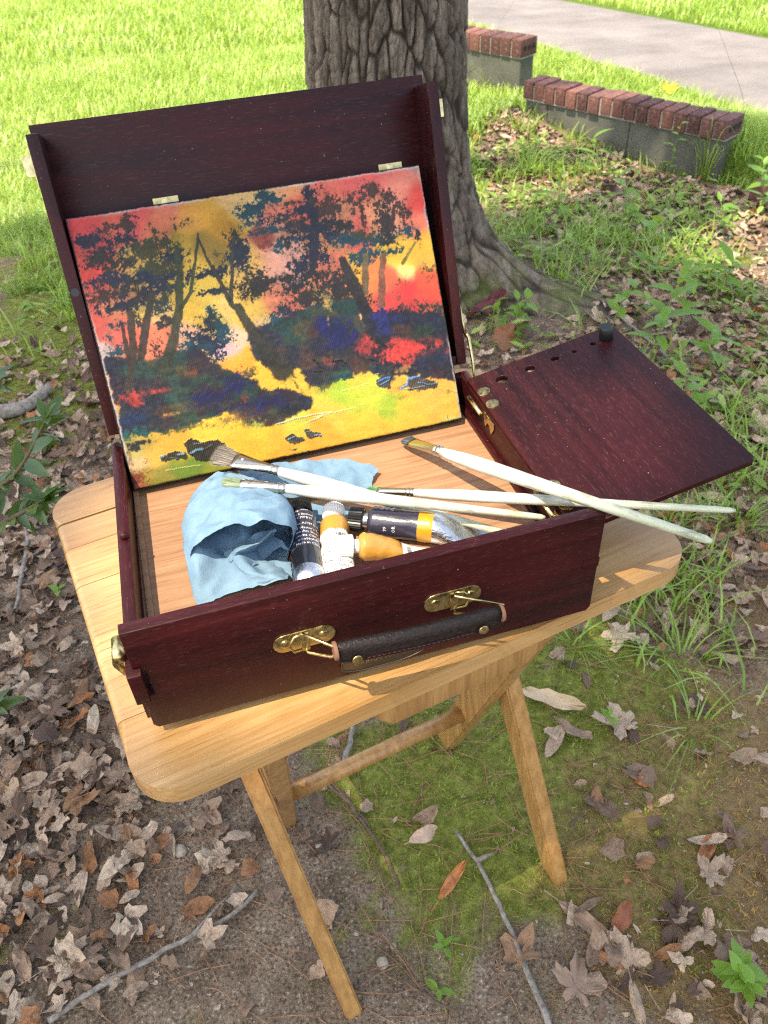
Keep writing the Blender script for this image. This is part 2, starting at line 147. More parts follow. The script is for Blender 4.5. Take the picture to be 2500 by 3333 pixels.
BLOBS=[(0.0345, 0.2011, 0.0538, 0.0117, 0.6, (24, 70, 64)), (0.1443, 0.1903, 0.0596, 0.01, 0.55, (60, 74, 44)), (0.2107, 0.1916, 0.0509, 0.012, 0.5, (90, 84, 44)), (0.2865, 0.1874, 0.0517, 0.0141, 0.55, (120, 104, 50)), (0.3401, 0.1599, 0.0381, 0.0114, 0.5, (90, 96, 44)), (0.0105, 0.195, 0.0268, 0.0115, 0.6, (60, 80, 50)), (0.5988, 0.2394, 0.0265, 0.0097, 0.5, (90, 96, 40)), (0.6687, 0.2539, 0.0357, 0.008, 0.5, (40, 76, 50)), (0.5148, 0.3014, 0.0173, 0.0216, 0.5, (110, 100, 40)), (0.7672, 0.238, 0.0318, 0.0091, 0.4, (120, 96, 44)), (0.0982, 0.3518, 0.0493, 0.0125, 0.75, (120, 56, 50)), (0.0588, 0.3369, 0.0268, 0.0133, 0.9, (178, 50, 44)), (0.0638, 0.3136, 0.0223, 0.0081, 0.8, (178, 50, 44)), (0.3015, 0.306, 0.028, 0.0103, 0.5, (120, 56, 50)), (0.3611, 0.2584, 0.0123, 0.0143, 0.8, (178, 50, 44)), (0.2345, 0.3865, 0.023, 0.0092, 0.4, (120, 56, 50)), (0.1435, 0.3465, 0.0271, 0.0081, 0.7, (178, 50, 44)), (0.1555, 0.2546, 0.0274, 0.0083, 0.7, (206, 140, 60)), (0.322, 0.1974, 0.0425, 0.019, 0.6, (150, 110, 50)), (0.0361, 0.261, 0.058, 0.0222, 0.8, (26, 44, 78)), (0.046, 0.2139, 0.0494, 0.0134, 0.7, (20, 80, 80)), (0.2735, 0.2812, 0.0606, 0.0186, 0.8, (26, 28, 76)), (0.3517, 0.3189, 0.033, 0.0283, 0.9, (26, 28, 76)), (0.4237, 0.2226, 0.0721, 0.0192, 0.8, (26, 28, 76)), (0.4757, 0.1762, 0.0487, 0.0122, 0.7, (36, 35, 38)), (0.7385, 0.3568, 0.0359, 0.0269, 0.75, (170, 50, 50)), (0.8581, 0.3221, 0.0595, 0.023, 1, (224, 54, 48)), (0.8316, 0.299, 0.0411, 0.0137, 0.9, (216, 56, 50)), (0.8562, 0.2752, 0.0184, 0.0138, 0.85, (216, 60, 50)), (0.966, 0.32, 0.014, 0.0117, 0.7, (178, 50, 44)), (0.8209, 0.3546, 0.0182, 0.0092, 0.8, (178, 50, 44)), (0.6219, 0.3327, 0.0175, 0.0132, 0.7, (120, 56, 50)), (0.7478, 0.3895, 0.0135, 0.0135, 0.8, (178, 50, 44)), (0.9845, 0.2798, 0.0188, 0.0075, 0.6, (178, 50, 44)), (0.6725, 0.4304, 0.0484, 0.0396, 0.85, (26, 28, 84)), (0.6301, 0.4747, 0.0262, 0.0262, 0.8, (26, 28, 84)), (0.8099, 0.4389, 0.0361, 0.0271, 0.8, (28, 36, 92)), (0.9075, 0.3752, 0.0461, 0.023, 0.7, (34, 52, 40)), (0.9383, 0.2551, 0.0513, 0.0234, 0.75, (30, 40, 72)), (0.8333, 0.2452, 0.0322, 0.0115, 0.7, (150, 110, 60)), (0.6546, 0.5487, 0.0131, 0.0305, 0.55, (190, 150, 80)), (0.6463, 0.4937, 0.0061, 0.0174, 0.6, (170, 140, 80)), (0.7425, 0.4774, 0.0036, 0.0088, 0.8, (220, 150, 120)), (0.7447, 0.2732, 0.018, 0.0054, 0.6, (18, 58, 72)), (0.6708, 0.2681, 0.0401, 0.008, 0.6, (20, 70, 80)), (0.8744, 0.169, 0.0512, 0.0159, 0.6, (96, 76, 50)), (0.8277, 0.1389, 0.0231, 0.0101, 0.5, (140, 110, 60)), (0.9634, 0.122, 0.0284, 0.0143, 0.4, (120, 90, 60)), (0.3995, 0.3453, 0.0237, 0.0141, 0.55, (70, 66, 40)), (0.484, 0.2918, 0.0339, 0.0193, 0.35, (120, 110, 40)), (0.5189, 0.2714, 0.007, 0.0217, 0.6, (70, 70, 30)), (0.0022, 0.1494, 0.0179, 0.0179, 0.35, (90, 90, 60)), (0.0099, 0.1151, 0.0135, 0.0225, 0.5, (110, 80, 60)), (0.0138, 0.0332, 0.0204, 0.0204, 1, (128, 56, 36)), (0.0188, 0.0089, 0.0136, 0.0099, 1, (180, 96, 60)), (-0.0054, 0.1834, 0.0223, 0.0134, 0.5, (40, 80, 60)), (0.3823, 0.1485, 0.0192, 0.0192, 0.5, (160, 170, 60))]
TRUNKS=[([(0.3354, 0.8738, 0.0049), (0.314, 0.7881, 0.0059), (0.2806, 0.6739, 0.0068), (0.2425, 0.6273, 0.009)], (50, 62, 44)), ([(0.2723, 0.8267, 0.0106), (0.2617, 0.7387, 0.0135), (0.2444, 0.6514, 0.0135), (0.2357, 0.6103, 0.0153), (0.2006, 0.5012, 0.0199), (0.1595, 0.4115, 0.0271)], (48, 54, 40)), ([(0.3325, 0.8564, 0.0036), (0.3513, 0.7622, 0.0055), (0.3737, 0.672, 0.0074), (0.3856, 0.6014, 0.0112), (0.4013, 0.5914, 0.0158), (0.4244, 0.4984, 0.0226), (0.4545, 0.4151, 0.0353), (0.4861, 0.3367, 0.0482)], (48, 46, 40)), ([(0.435, 0.8662, 0.0056), (0.4082, 0.7381, 0.0065), (0.385, 0.6263, 0.0083)], (44, 50, 46)), ([(0.1764, 0.6905, 0.0133), (0.1425, 0.5887, 0.015), (0.1105, 0.4857, 0.0178)], (46, 44, 40)), ([(0.1084, 0.6391, 0.0141), (0.0919, 0.5087, 0.015), (0.0555, 0.369, 0.0151)], (60, 54, 46)), ([(0.0784, 0.6096, 0.0061), (0.0777, 0.5306, 0.0079), (0.0737, 0.4453, 0.0098)], (64, 50, 44)), ([(0.7917, 0.6957, 0.013), (0.7694, 0.5668, 0.0149)], (96, 84, 60)), ([(0.841, 0.6855, 0.013), (0.8101, 0.5062, 0.0151)], (120, 78, 62)), ([(0.9453, 0.7151, 0.0051), (0.8972, 0.6483, 0.0081)], (120, 108, 54)), ([(0.7193, 0.698, 0.0147), (0.7375, 0.6184, 0.0247), (0.7515, 0.5384, 0.0247), (0.77, 0.4481, 0.0269), (0.7836, 0.3518, 0.0299)], (38, 38, 44)), ([(0.6691, 0.8877, 0.0143), (0.6386, 0.721, 0.0173)], (30, 34, 54)), ([(0.9018, 0.8623, 0.007), (0.8831, 0.7845, 0.008)], (60, 44, 44))]
STROKES=[([(0.4357, 0.1356), (0.4898, 0.1416), (0.5525, 0.1426), (0.6059, 0.1373)], 0.0047, (226, 214, 176)), ([(0.5464, 0.1323), (0.6238, 0.1355), (0.6742, 0.1371)], 0.0021, (250, 240, 190)), ([(0.6257, 0.209), (0.6716, 0.2119), (0.7275, 0.2184)], 0.0017, (252, 244, 190)), ([(0.6848, 0.1462), (0.7028, 0.1439)], 0.0017, (252, 244, 200)), ([(0.7413, 0.2504), (0.764, 0.2477)], 0.0017, (240, 230, 200)), ([(0.5216, 0.1175), (0.5736, 0.1302)], 0.0049, (230, 226, 180)), ([(0.1011, 0.0502), (0.1574, 0.047), (0.1995, 0.0415)], 0.0028, (200, 206, 110)), ([(0.8232, 0.1731), (0.8433, 0.183), (0.8515, 0.2079), (0.8842, 0.2056)], 0.0064, (64, 150, 226)), ([(0.8273, 0.1691), (0.8645, 0.1656), (0.8977, 0.1661)], 0.0022, (150, 190, 220)), ([(0.8764, 0.1836), (0.8924, 0.1795), (0.9072, 0.1667), (0.938, 0.1649)], 0.0028, (86, 150, 200)), ([(0.7599, 0.2191), (0.7794, 0.226), (0.7955, 0.225)], 0.0063, (70, 150, 214)), ([(0.7623, 0.2036), (0.792, 0.2169)], 0.0041, (96, 156, 200)), ([(0.0513, 0.1131), (0.0596, 0.1075), (0.0519, 0.0903), (0.0474, 0.1045)], 0.0013, (140, 84, 40)), ([(0.0397, 0.0743), (0.0508, 0.0581), (0.0664, 0.0667)], 0.0013, (150, 100, 40)), ([(0.0415, 0.0185), (0.0515, 0.0352)], 0.0014, (110, 96, 40)), ([(0.9516, 0.0333), (0.9488, 0.0125)], 0.0019, (90, 110, 70)), ([(0.5806, 0.3544), (0.5935, 0.3223), (0.609, 0.3069)], 0.0035, (30, 28, 30)), ([(0.6349, 0.3296), (0.6574, 0.3298), (0.6732, 0.3143)], 0.0053, (32, 30, 32)), ([(0.7416, 0.3151), (0.771, 0.2962)], 0.0045, (34, 32, 36)), ([(0.5776, 0.306), (0.5991, 0.3006)], 0.0044, (34, 32, 34))]
ROCKS=[([(0.0968, 0.1066), (0.1214, 0.1127), (0.1489, 0.1082), (0.1676, 0.1062), (0.1673, 0.0769), (0.134, 0.0766), (0.0986, 0.0899)], (54, 50, 44)), ([(0.174, 0.0881), (0.1689, 0.1416), (0.1841, 0.1471), (0.2189, 0.1277), (0.2526, 0.1282), (0.2776, 0.1049), (0.2863, 0.0696), (0.2338, 0.0449), (0.2016, 0.0541)], (44, 38, 34)), ([(0.4479, 0.0733), (0.4672, 0.0828), (0.5044, 0.0636), (0.5065, 0.0482), (0.4708, 0.0491)], (66, 70, 70)), ([(0.5119, 0.0972), (0.5351, 0.088), (0.5589, 0.0666), (0.5615, 0.0539), (0.5212, 0.056)], (60, 58, 56)), ([(0.4549, 0.0327), (0.481, 0.0284), (0.4756, 0.0222)], (80, 66, 50)), ([(0.7491, 0.2248), (0.7762, 0.2358), (0.8004, 0.2267), (0.792, 0.1841), (0.7615, 0.1979)], (60, 56, 64)), ([(0.8457, 0.2003), (0.88, 0.2097), (0.9407, 0.1673), (0.9333, 0.1479), (0.85, 0.1633)], (72, 62, 58))]
ROCKSTR=[([(0.0963, 0.1035), (0.1058, 0.1041)], 0.0063, (120, 170, 200)), ([(0.1428, 0.1002), (0.1614, 0.0982)], 0.006, (140, 186, 206)), ([(0.1796, 0.0931), (0.1954, 0.1017), (0.2142, 0.0997)], 0.0074, (120, 172, 200)), ([(0.1951, 0.1278), (0.2179, 0.1215)], 0.0038, (100, 130, 140)), ([(0.2238, 0.1002), (0.2448, 0.1108)], 0.0038, (80, 96, 100)), ([(0.4607, 0.0697), (0.4791, 0.0736)], 0.0044, (150, 196, 212)), ([(0.5403, 0.0627), (0.5602, 0.0602)], 0.004, (130, 180, 200)), ([(0.5166, 0.0841), (0.5381, 0.0782)], 0.0021, (110, 140, 150)), ([(0.1227, 0.0928), (0.1401, 0.0846)], 0.0028, (120, 150, 160))]
def vnoise(x, y, seed=0):
    xi = np.floor(x).astype(np.int64); yi = np.floor(y).astype(np.int64)
    fx = x - xi; fy = y - yi
    fx = fx * fx * (3 - 2 * fx); fy = fy * fy * (3 - 2 * fy)
    def h(a, b):
        n = (a * 374761393 + b * 668265263 + seed * 144665) & 0x7fffffff
        n = ((n ^ (n >> 13)) * 1274126177) & 0x7fffffff
        return ((n ^ (n >> 16)) & 0xffff) / 65535.0
    return (h(xi, yi) * (1 - fx) + h(xi + 1, yi) * fx) * (1 - fy) + (h(xi, yi + 1) * (1 - fx) + h(xi + 1, yi + 1) * fx) * fy
def fbm(x, y, seed=0, octaves=4, gain=.5):
    s = 0; a = 1; t = 0
    for i in range(octaves):
        s = s + a * vnoise(x * 2 ** i + i * 17.3, y * 2 ** i - i * 9.1, seed + i * 31); t += a; a *= gain
    return s / t
def sstep(a, b, x):
    t = np.clip((x - a) / (b - a), 0, 1); return t * t * (3 - 2 * t)
def lin(c):
    c = np.asarray(c, float) / 255.0
    return np.where(c <= .04045, c / 12.92, ((c + .055) / 1.055) ** 2.4)
def in_poly(x, y, P):
    r = np.zeros(x.shape, bool); n = len(P)
    for i in range(n):
        x0, y0 = P[i]; x1, y1 = P[(i + 1) % n]
        if y0 == y1: continue
        c = ((y0 > y) != (y1 > y)) & (x < (x1 - x0) * (y - y0) / (y1 - y0) + x0)
        r ^= c
    return r
def seg_dist(x, y, P, w=None):
    best = np.full(x.shape, 9.0)
    for i in range(len(P) - 1):
        x0, y0 = P[i][:2]; x1, y1 = P[i + 1][:2]; dx = x1 - x0; dy = y1 - y0; L = dx * dx + dy * dy + 1e-12
        t = np.clip(((x - x0) * dx + (y - y0) * dy) / L, 0, 1)
        d = np.hypot(x - x0 - t * dx, y - y0 - t * dy)
        if w is not None: d = d / (w[i] * (1 - t) + w[i + 1] * t)
        best = np.minimum(best, d)
    return best
def paint_picture(NX, NY):
    AR = .75
    u, v = np.meshgrid(np.linspace(0, 1, NX), np.linspace(0, 1, NY)); y = v * AR
    wx = u + .05 * (fbm(u * 7, y * 7, 1, 3) - .5) + .014 * (fbm(u * 40, y * 40, 2, 3) - .5)
    wy = y + .04 * (fbm(u * 7, y * 7, 3, 3) - .5) + .014 * (fbm(u * 40, y * 40, 4, 3) - .5)
    num = np.zeros((NY, NX, 3)); den = np.zeros((NY, NX)) + 1e-9
    for cu, cv, r, c in SKY:
        w = np.exp(-((wx - cu) ** 2 + (wy - cv * AR) ** 2) / (2 * (r * .55) ** 2)) + 1e-7 / ((wx - cu) ** 2 + (wy - cv * AR) ** 2 + 1e-3)
        num += w[..., None] * np.array(c, float); den += w
    img = num / den[..., None]
    img *= (1 + .16 * (fbm(u * 26 + y * 14, y * 60, 5, 3) - .5))[..., None]
    hgt = np.zeros((NY, NX))
    fine = fbm(u * 115, y * 100, 6, 3, .75); fine = np.clip((fine - .5) * 1.7 + .5, 0, 1); mid = fbm(u * 30, y * 34, 7, 4, .6); mid = np.clip((mid - .5) * 1.5 + .5, 0, 1); streak = fbm(u * 30, y * 110, 8, 3)
    weave = vnoise(u * 330, y * 330, 9)
    def lay(mask, c, var=.3):
        nonlocal img
        col = np.array(c, float)[None, None] * (1 + var * (fine - .5) + var * (mid - .5))[..., None]
        img = img * (1 - mask[..., None]) + col * mask[..., None]
    def blob(cu, cv, rx, ry, d, c, soft=.3, amp=1.0, off=-.27):
        dx = (u - cu) / rx; dy = (y - cv * AR) / ry
        a = 1 - np.sqrt(dx * dx + dy * dy) * .62
        t = a + amp * (.5 * mid + .5 * fine - .5) * 1.5 + .5 * (weave - .5) + (d - .95) * 1.0 + off
        lay(sstep(0, soft, t) * np.clip(.6 + .38 * d + .25 * (fine - .5), 0, .95), c)
    for cu, cv, rx, ry, d, c in FOL:
        q = ((u - cu) / rx) ** 2 + ((y - cv * AR) / ry) ** 2
        lay(np.exp(-.9 * q) * .36 * d * np.clip(.7 + .9 * (fine - .5) + .5 * (streak - .5), 0, 1), c, .2)
    for b in FOL: blob(*b)
    for P in DARK:
        w1 = u + .02 * (mid - .5) + .014 * (fine - .5); w2 = y + .022 * (mid - .5) + .014 * (fine - .5)
        m = in_poly(w1, w2, [(a, b * AR) for a, b in P]).astype(float)
        for _ in range(14): m = (m + np.roll(m, 1, 0) + np.roll(m, -1, 0) + np.roll(m, 1, 1) + np.roll(m, -1, 1)) / 5
        big = fbm(u * 9, y * 14, 11, 3)
        base = np.array((26, 35, 52.)) * (1 - big)[..., None] + np.array((44, 33, 44.)) * big[..., None] + np.array((34, 10, -6.)) * sstep(.55, .72, fbm(u * 14, y * 20, 15, 3))[..., None] + np.array((-6, 22, 6.)) * sstep(.56, .7, fbm(u * 11, y * 15, 16, 3))[..., None]
        base = base + np.array((-8, 12, 20.)) * (fbm(u * 12, y * 16, 12, 3)[..., None] - .35)
        base = base * (1 + .5 * (fine - .5))[..., None]
        m = np.clip(sstep(.2, .8, m + .45 * (fine - .5) + .3 * (weave - .5)) * np.clip(.98 + .35 * (streak - .55), 0, .97), 0, 1)
        img = img * (1 - m[..., None]) + base * m[..., None]
    for pts, c in TRUNKS:
        P = [(a, b * AR) for a, b, w in pts]; d = seg_dist(u + .006 * (mid - .5), y, P, [w * .72 for a, b, w in pts])
        lay(sstep(1.15, .8, d + .35 * (fine - .5)) * .9, c, .35)
    for b in BLOBS: blob(*b, .7, .9, .05)
    # thin palette-knife texture in dark areas
    lum = img.mean(-1); dk = sstep(110, 50, lum)
    sp = sstep(.72, .8, fbm(u * 90, y * 75, 13, 2)) * dk
    img = img * (1 - .25 * sp[..., None]) + np.array((70, 70, 80.)) * .25 * sp[..., None]
    for P, c in ROCKS:
        q = [(a, b * AR) for a, b in P]
        m = in_poly(u + .008 * (mid - .5) + .005 * (fine - .5), y + .008 * (mid - .5) + .006 * (fine - .5), q).astype(float)
        lay(m * .92, c, .5); hgt += m * .3
    for L, hh in ((STROKES, .35), (ROCKSTR, .5)):
        for P, w, c in L:
            d = seg_dist(u + .003 * (mid - .5), y + .002 * (fine - .5), [(a, b * AR) for a, b in P]) / (w * .5)
            m = sstep(1.1, .6, d + .7 * (streak - .5)) ; lay(m * .9, c, .25); hgt += m * hh
    hgt += .12 * sstep(.5, .75, mid) * sstep(.35, .15, abs(v - .22)) * dk
    # bare primed edge and black sides
    e = np.minimum(np.minimum(u, 1 - u), np.minimum(y, AR - y) ) + .003 * (fine - .5) + .002 * (mid - .5)
    top = np.minimum(np.minimum(u, AR - y), 1 - u + .004 * 0) + .006 * (mid - .5) + .005 * (fine - .5)
    lay(sstep(.013, .006, top) * sstep(.35, .6, fbm(u * 6, y * 6, 21, 2)) * .85, (206, 190, 186), .2)
    lay(sstep(.0065, .0035, e) * .95, (34, 34, 40), .3)
    img = img * (1 - .10 * (weave - .5))[..., None]
    return lin(np.clip(img, 0, 255)), hgt


# ------------------------------------------------------------------ materials
def srgb(*c): return tuple(float(q) for q in lin(c)) + (1.0,)
class NT:
    def __init__(s, name):
        s.m = bpy.data.materials.new(name); s.m.use_nodes = True; s.t = s.m.node_tree; s.b = s.t.nodes['Principled BSDF']; s.out = s.t.nodes['Material Output']
    def n(s, kind, **kw):
        o = s.t.nodes.new('ShaderNode' + kind)
        for k, v in kw.items():
            if k[0] == '_': setattr(o, k[1:], v)
            else:
                k = k.replace('__', ' '); i = o.inputs[int(k[1:])] if k[0] == 'i' and k[1:].isdigit() else o.inputs[k]
                s.set(i, v)
        return o
    def set(s, i, v):
        if hasattr(v, 'is_output'): s.t.links.new(v, i)
        elif hasattr(v, 'outputs'): s.t.links.new(v.outputs[0], i)
        else: i.default_value = v
    def p(s, **kw):
        for k, v in kw.items(): s.set(s.b.inputs[k.replace('__', ' ')], v)
    def co(s, scale=(1, 1, 1), rot=(0, 0, 0), src='Object'):
        tc = s.n('TexCoord'); return s.n('Mapping', Vector=tc.outputs[src], Scale=scale, Rotation=rot)
    def noise(s, vec, scale=5, detail=4, rough=.55, dist=0): return s.n('TexNoise', Vector=vec, Scale=scale, Detail=detail, Roughness=rough, Distortion=dist)
    def ramp(s, fac, stops, interp='LINEAR'):
        o = s.n('ValToRGB', Fac=fac); e = o.color_ramp.elements; o.color_ramp.interpolation = interp
        while len(e) < len(stops): e.new(.5)
        for q, (pos, c) in zip(e, stops): q.position = pos; q.color = c if len(c) == 4 else (*c, 1)
        return o
    def mix(s, fac, a, b, mode='MIX'):
        o = s.n('Mix', _data_type='RGBA', _blend_type=mode); s.set(o.inputs[0], fac); s.set(o.inputs[6], a); s.set(o.inputs[7], b); return o.outputs[2]
    def math(s, op, a, b=0): o = s.n('Math', _operation=op); s.set(o.inputs[0], a); s.set(o.inputs[1], b); return o
    def bump(s, h, strength=.3, dist=.002, normal=None):
        o = s.n('Bump', Height=h, Strength=strength, Distance=dist)
        if normal is not None: s.set(o.inputs['Normal'], normal)
        s.p(Normal=o); return o
def g(v): return (v, v, v, 1)

def mat_table():
    m = NT('honey_oiled_rubberwood'); r = m.n('ObjectInfo').outputs['Random']
    off = m.n('CombineXYZ', X=m.math('MULTIPLY', r, 7.3), Y=m.math('MULTIPLY', r, 3.1)); tc = m.n('TexCoord')
    ad = m.n('VectorMath', _operation='ADD'); m.set(ad.inputs[0], tc.outputs['Object']); m.set(ad.inputs[1], off)
    c1 = m.n('Mapping', Vector=ad, Scale=(1.6, 26, 26)); n1 = m.noise(c1, 2.2, 5, .6, .6)
    c2 = m.n('Mapping', Vector=ad, Scale=(7, 240, 240)); n2 = m.noise(c2, 2.5, 4, .7, .3); c4 = m.n('Mapping', Vector=ad, Scale=(1.1, 70, 70)); n4 = m.noise(c4, 2.2, 4, .6, 1.2)
    c3 = m.n('Mapping', Vector=ad, Scale=(3, 5, 5)); n3 = m.noise(c3, 3, 3)
    base = m.ramp(n1, [(.3, srgb(156, 114, 68)), (.5, srgb(174, 134, 86)), (.7, srgb(190, 152, 104))])
    tone = m.mix(.35, base, m.ramp(n3, [(.35, srgb(160, 116, 64)), (.65, srgb(200, 162, 112))]))
    pore = m.math('MULTIPLY', m.ramp(n2, [(.36, g(1)), (.48, g(0))]), m.ramp(n1, [(.35, g(1)), (.6, g(.25))])); tone = m.mix(m.ramp(n4, [(.4, g(.5)), (.52, g(0))]), tone, srgb(160, 112, 58))
    col = m.mix(m.math('MULTIPLY', pore, .75), tone, srgb(112, 70, 34))
    vary = m.n('HueSaturation', Color=col, Value=m.math('ADD', m.math('MULTIPLY', r, .2), .9)); dirt = m.noise(c3, 9, 5, .7)
    col2 = m.mix(m.ramp(dirt, [(.62, g(0)), (.8, g(.35))]), vary, srgb(120, 84, 46))
    m.p(Base__Color=col2, Roughness=m.ramp(n3, [(.3, g(.3)), (.7, g(.45))]), Coat__Weight=.25, Coat__Roughness=.2)
    m.bump(n2, .25, .0004); return m.m
def mat_mahog(name, grain='x', k=1.0, rough=.33):
    m = NT(name); ax = {'x': (3, 60, 60), 'y': (60, 3, 60), 'z': (60, 60, 3)}[grain]; axf = tuple(1300 if q > 10 else 90 for q in ax)
    n1 = m.noise(m.co(ax), 1.6, 5, .6, .5); n2 = m.noise(m.co(axf), 1.2, 2, .5); n3 = m.noise(m.co((4, 4, 4)), 2, 3)
    c = [tuple(q * k for q in srgb(*t)[:3]) for t in ((27, 7, 8), (45, 12, 13), (66, 18, 19))]
    base = m.ramp(n1, [(.3, c[0]), (.55, c[1]), (.8, c[2])])
    base = m.mix(m.ramp(n3, [(.4, g(0)), (.75, g(.35))]), base, tuple(q * k for q in srgb(70, 13, 18)[:3]) + (1,))
    pore = m.ramp(n2, [(.60, g(0)), (.68, g(1))])
    col = m.mix(m.math('MULTIPLY', pore, .3), base, srgb(100, 66, 64)); sp = m.noise(m.co(), 420, 2, .5); col = m.mix(m.ramp(sp, [(.735, g(0)), (.76, g(.55))]), col, srgb(150, 138, 130)); wv = m.noise(m.co(), 26, 5, .7); col = m.mix(m.ramp(wv, [(.6, g(0)), (.78, g(.4))]), col, tuple(q * .45 for q in c[0]) + (1,))
    m.p(Base__Color=col, Roughness=m.ramp(n1, [(.3, g(rough - .05)), (.7, g(rough + .12))]), Specular__IOR__Level=.2)
    m.bump(n2, .3, .0004); return m.m
def mat_cedar():
    m = NT('bare_red_cedar_ply'); n1 = m.noise(m.co((5, 110, 110)), 1.6, 5, .65, .3); n2 = m.noise(m.co((30, 700, 700)), 1, 2); n3 = m.noise(m.co((6, 6, 6)), 2, 3)
    col = m.ramp(n1, [(.3, srgb(124, 88, 62)), (.5, srgb(150, 112, 82)), (.72, srgb(166, 130, 98))])
    col = m.mix(m.ramp(n2, [(.3, g(.5)), (.42, g(0))]), col, srgb(96, 54, 34))
    col = m.mix(m.math('MULTIPLY', n3, .4), col, srgb(140, 102, 74))
    m.p(Base__Color=col, Roughness=.6); m.bump(n2, .3, .0004); return m.m
def simple(name, col, rough=.5, metal=0, bump=None, **kw):
    m = NT(name); m.p(Base__Color=col, Roughness=rough, Metallic=metal, **kw)
    if bump: m.bump(m.noise(m.co(), bump[0], 4), bump[1], bump[2])
    return m.m
def mat_brass():
    m = NT('yellow_brass'); n = m.noise(m.co((60, 60, 60)), 4, 4)
    m.p(Base__Color=m.ramp(n, [(.35, srgb(168, 148, 100)), (.7, srgb(218, 200, 150))]), Metallic=1, Roughness=m.ramp(n, [(.3, g(.2)), (.75, g(.42))])); return m.m
def mat_leather():
    m = NT('pebbled_black_leather'); v = m.n('TexVoronoi', Vector=m.co(), Scale=620); n = m.noise(m.co(), 300, 3)
    m.p(Base__Color=m.ramp(n, [(.3, srgb(20, 14, 13)), (.8, srgb(46, 34, 30))]), Roughness=.52, Specular__IOR__Level=.3); m.bump(v.outputs['Distance'], .7, .0006); return m.m
def mat_canvas():
    m = NT('oil_paint_on_canvas'); a = m.n('VertexColor', _layer_name='paint'); c = m.co()
    w1 = m.n('TexWave', Vector=c, Scale=190, Distortion=1.2, Detail=1); m.set(w1.inputs['Detail Scale'], 4); w1.bands_direction = 'X'
    w2 = m.n('TexWave', Vector=c, Scale=190, Distortion=1.2, Detail=1); w2.bands_direction = 'Y'
    n = m.noise(c, 900, 2); h = m.math('ADD', m.math('MULTIPLY', w1, w2), m.math('MULTIPLY', n, .5))
    m.p(Base__Color=a.outputs['Color'], Roughness=.5, Specular__IOR__Level=.22); m.bump(h, .75, .0009); return m.m
def mat_towel():
    m = NT('blue_paper_towel'); n = m.noise(m.co(), 700, 3, .7); n2 = m.noise(m.co(), 60, 4)
    m.p(Base__Color=m.ramp(n2, [(.3, srgb(98, 128, 150)), (.7, srgb(118, 148, 168))]), Roughness=.92, Specular__IOR__Level=.1); m.bump(n, .6, .0008)
    tr = m.n('BsdfTranslucent', Color=srgb(110, 150, 178)); mx = m.n('MixShader', Fac=.06); m.set(mx.inputs[1], m.b.outputs[0]); m.set(mx.inputs[2], tr); m.set(m.out.inputs[0], mx); return m.m
def mat_handle():
    m = NT('worn_white_lacquer'); oi = m.n('ObjectInfo').outputs['Random']; n = m.noise(m.co((120, 120, 30)), 1.2, 5, .7); n2 = m.noise(m.co((40, 40, 14)), 1.1, 3)
    tc = m.n('TexCoord'); z = m.n('SeparateXYZ', Vector=tc.outputs['Object']).outputs[2]
    worn = m.math('MULTIPLY', m.ramp(n, [(.48, g(0)), (.64, g(1))]), m.n('MapRange', Value=z, i1=.05, i2=.22, i3=.22, i4=1.0).outputs[0])
    col = m.mix(m.n('MapRange', Value=z, i1=.1, i2=.26, i3=0, i4=.75).outputs[0], srgb(196, 198, 188), srgb(168, 176, 146))
    col = m.mix(m.math('MULTIPLY', worn, .8), col, m.ramp(n2, [(.4, srgb(84, 96, 66)), (.6, srgb(130, 128, 106))]))
    m.p(Base__Color=col, Roughness=.35); m.bump(n, .15, .0003); return m.m
def mat_bristle(name, a, b):
    m = NT(name); n = m.noise(m.co((900, 900, 12)), 1, 3); m.p(Base__Color=m.ramp(n, [(.35, a), (.65, b)]), Roughness=.7); m.bump(n, .8, .001); return m.m
def mat_foil():
    m = NT('crumpled_foil'); n = m.noise(m.co((60, 160, 160)), 2, 5, .6); m.p(Base__Color=srgb(196, 198, 200), Metallic=1, Roughness=.25); m.bump(n, .6, .0015); return m.m
def mat_tube(name, col, rough=.25):
    m = NT(name); n = m.noise(m.co((50, 120, 120)), 2, 4); m.p(Base__Color=col, Roughness=rough, Coat__Weight=.3); m.bump(n, .25, .0012); return m.m
def mat_leafy(name, stops, trans=.45, rough=.4, attr=True):
    m = NT(name)
    if attr: f_ = m.n('Attribute', _attribute_name='tone').outputs['Fac']
    else: f_ = m.n('ObjectInfo').outputs['Random']
    col = m.ramp(f_, stops); m.p(Base__Color=col, Roughness=rough)
    tr = m.n('BsdfTranslucent', Color=m.mix(.5, col, srgb(200, 225, 70), 'MIX')); mx = m.n('MixShader', Fac=trans)
    m.set(mx.inputs[1], m.b.outputs[0]); m.set(mx.inputs[2], tr); m.set(m.out.inputs[0], mx); return m.m
def mat_dryleaf(name, attr):
    m = NT(name); n5 = m.noise(m.co(), 420, 3, .7)
    f_ = m.n('Attribute', _attribute_name='tone').outputs['Fac'] if attr else m.n('ObjectInfo').outputs['Random']
    col = m.ramp(f_, [(0, srgb(72, 53, 42)), (.2, srgb(116, 91, 72)), (.45, srgb(158, 131, 108)), (.68, srgb(184, 160, 136)), (.84, srgb(200, 178, 154)), (.92, srgb(142, 104, 72)), (1, srgb(166, 108, 64))])
    n = m.noise(m.co(), 90, 5, .7)
    col = m.mix(m.ramp(n, [(.35, g(.5)), (.55, g(0))]), col, srgb(82, 64, 55)); col = m.mix(m.ramp(n5, [(.55, g(0)), (.7, g(.45))]), col, srgb(70, 54, 46))
    m.p(Base__Color=col, Roughness=.75); m.bump(n, .9, .006); return m.m

BOXC = (-.1691, .3402, R(14.88))
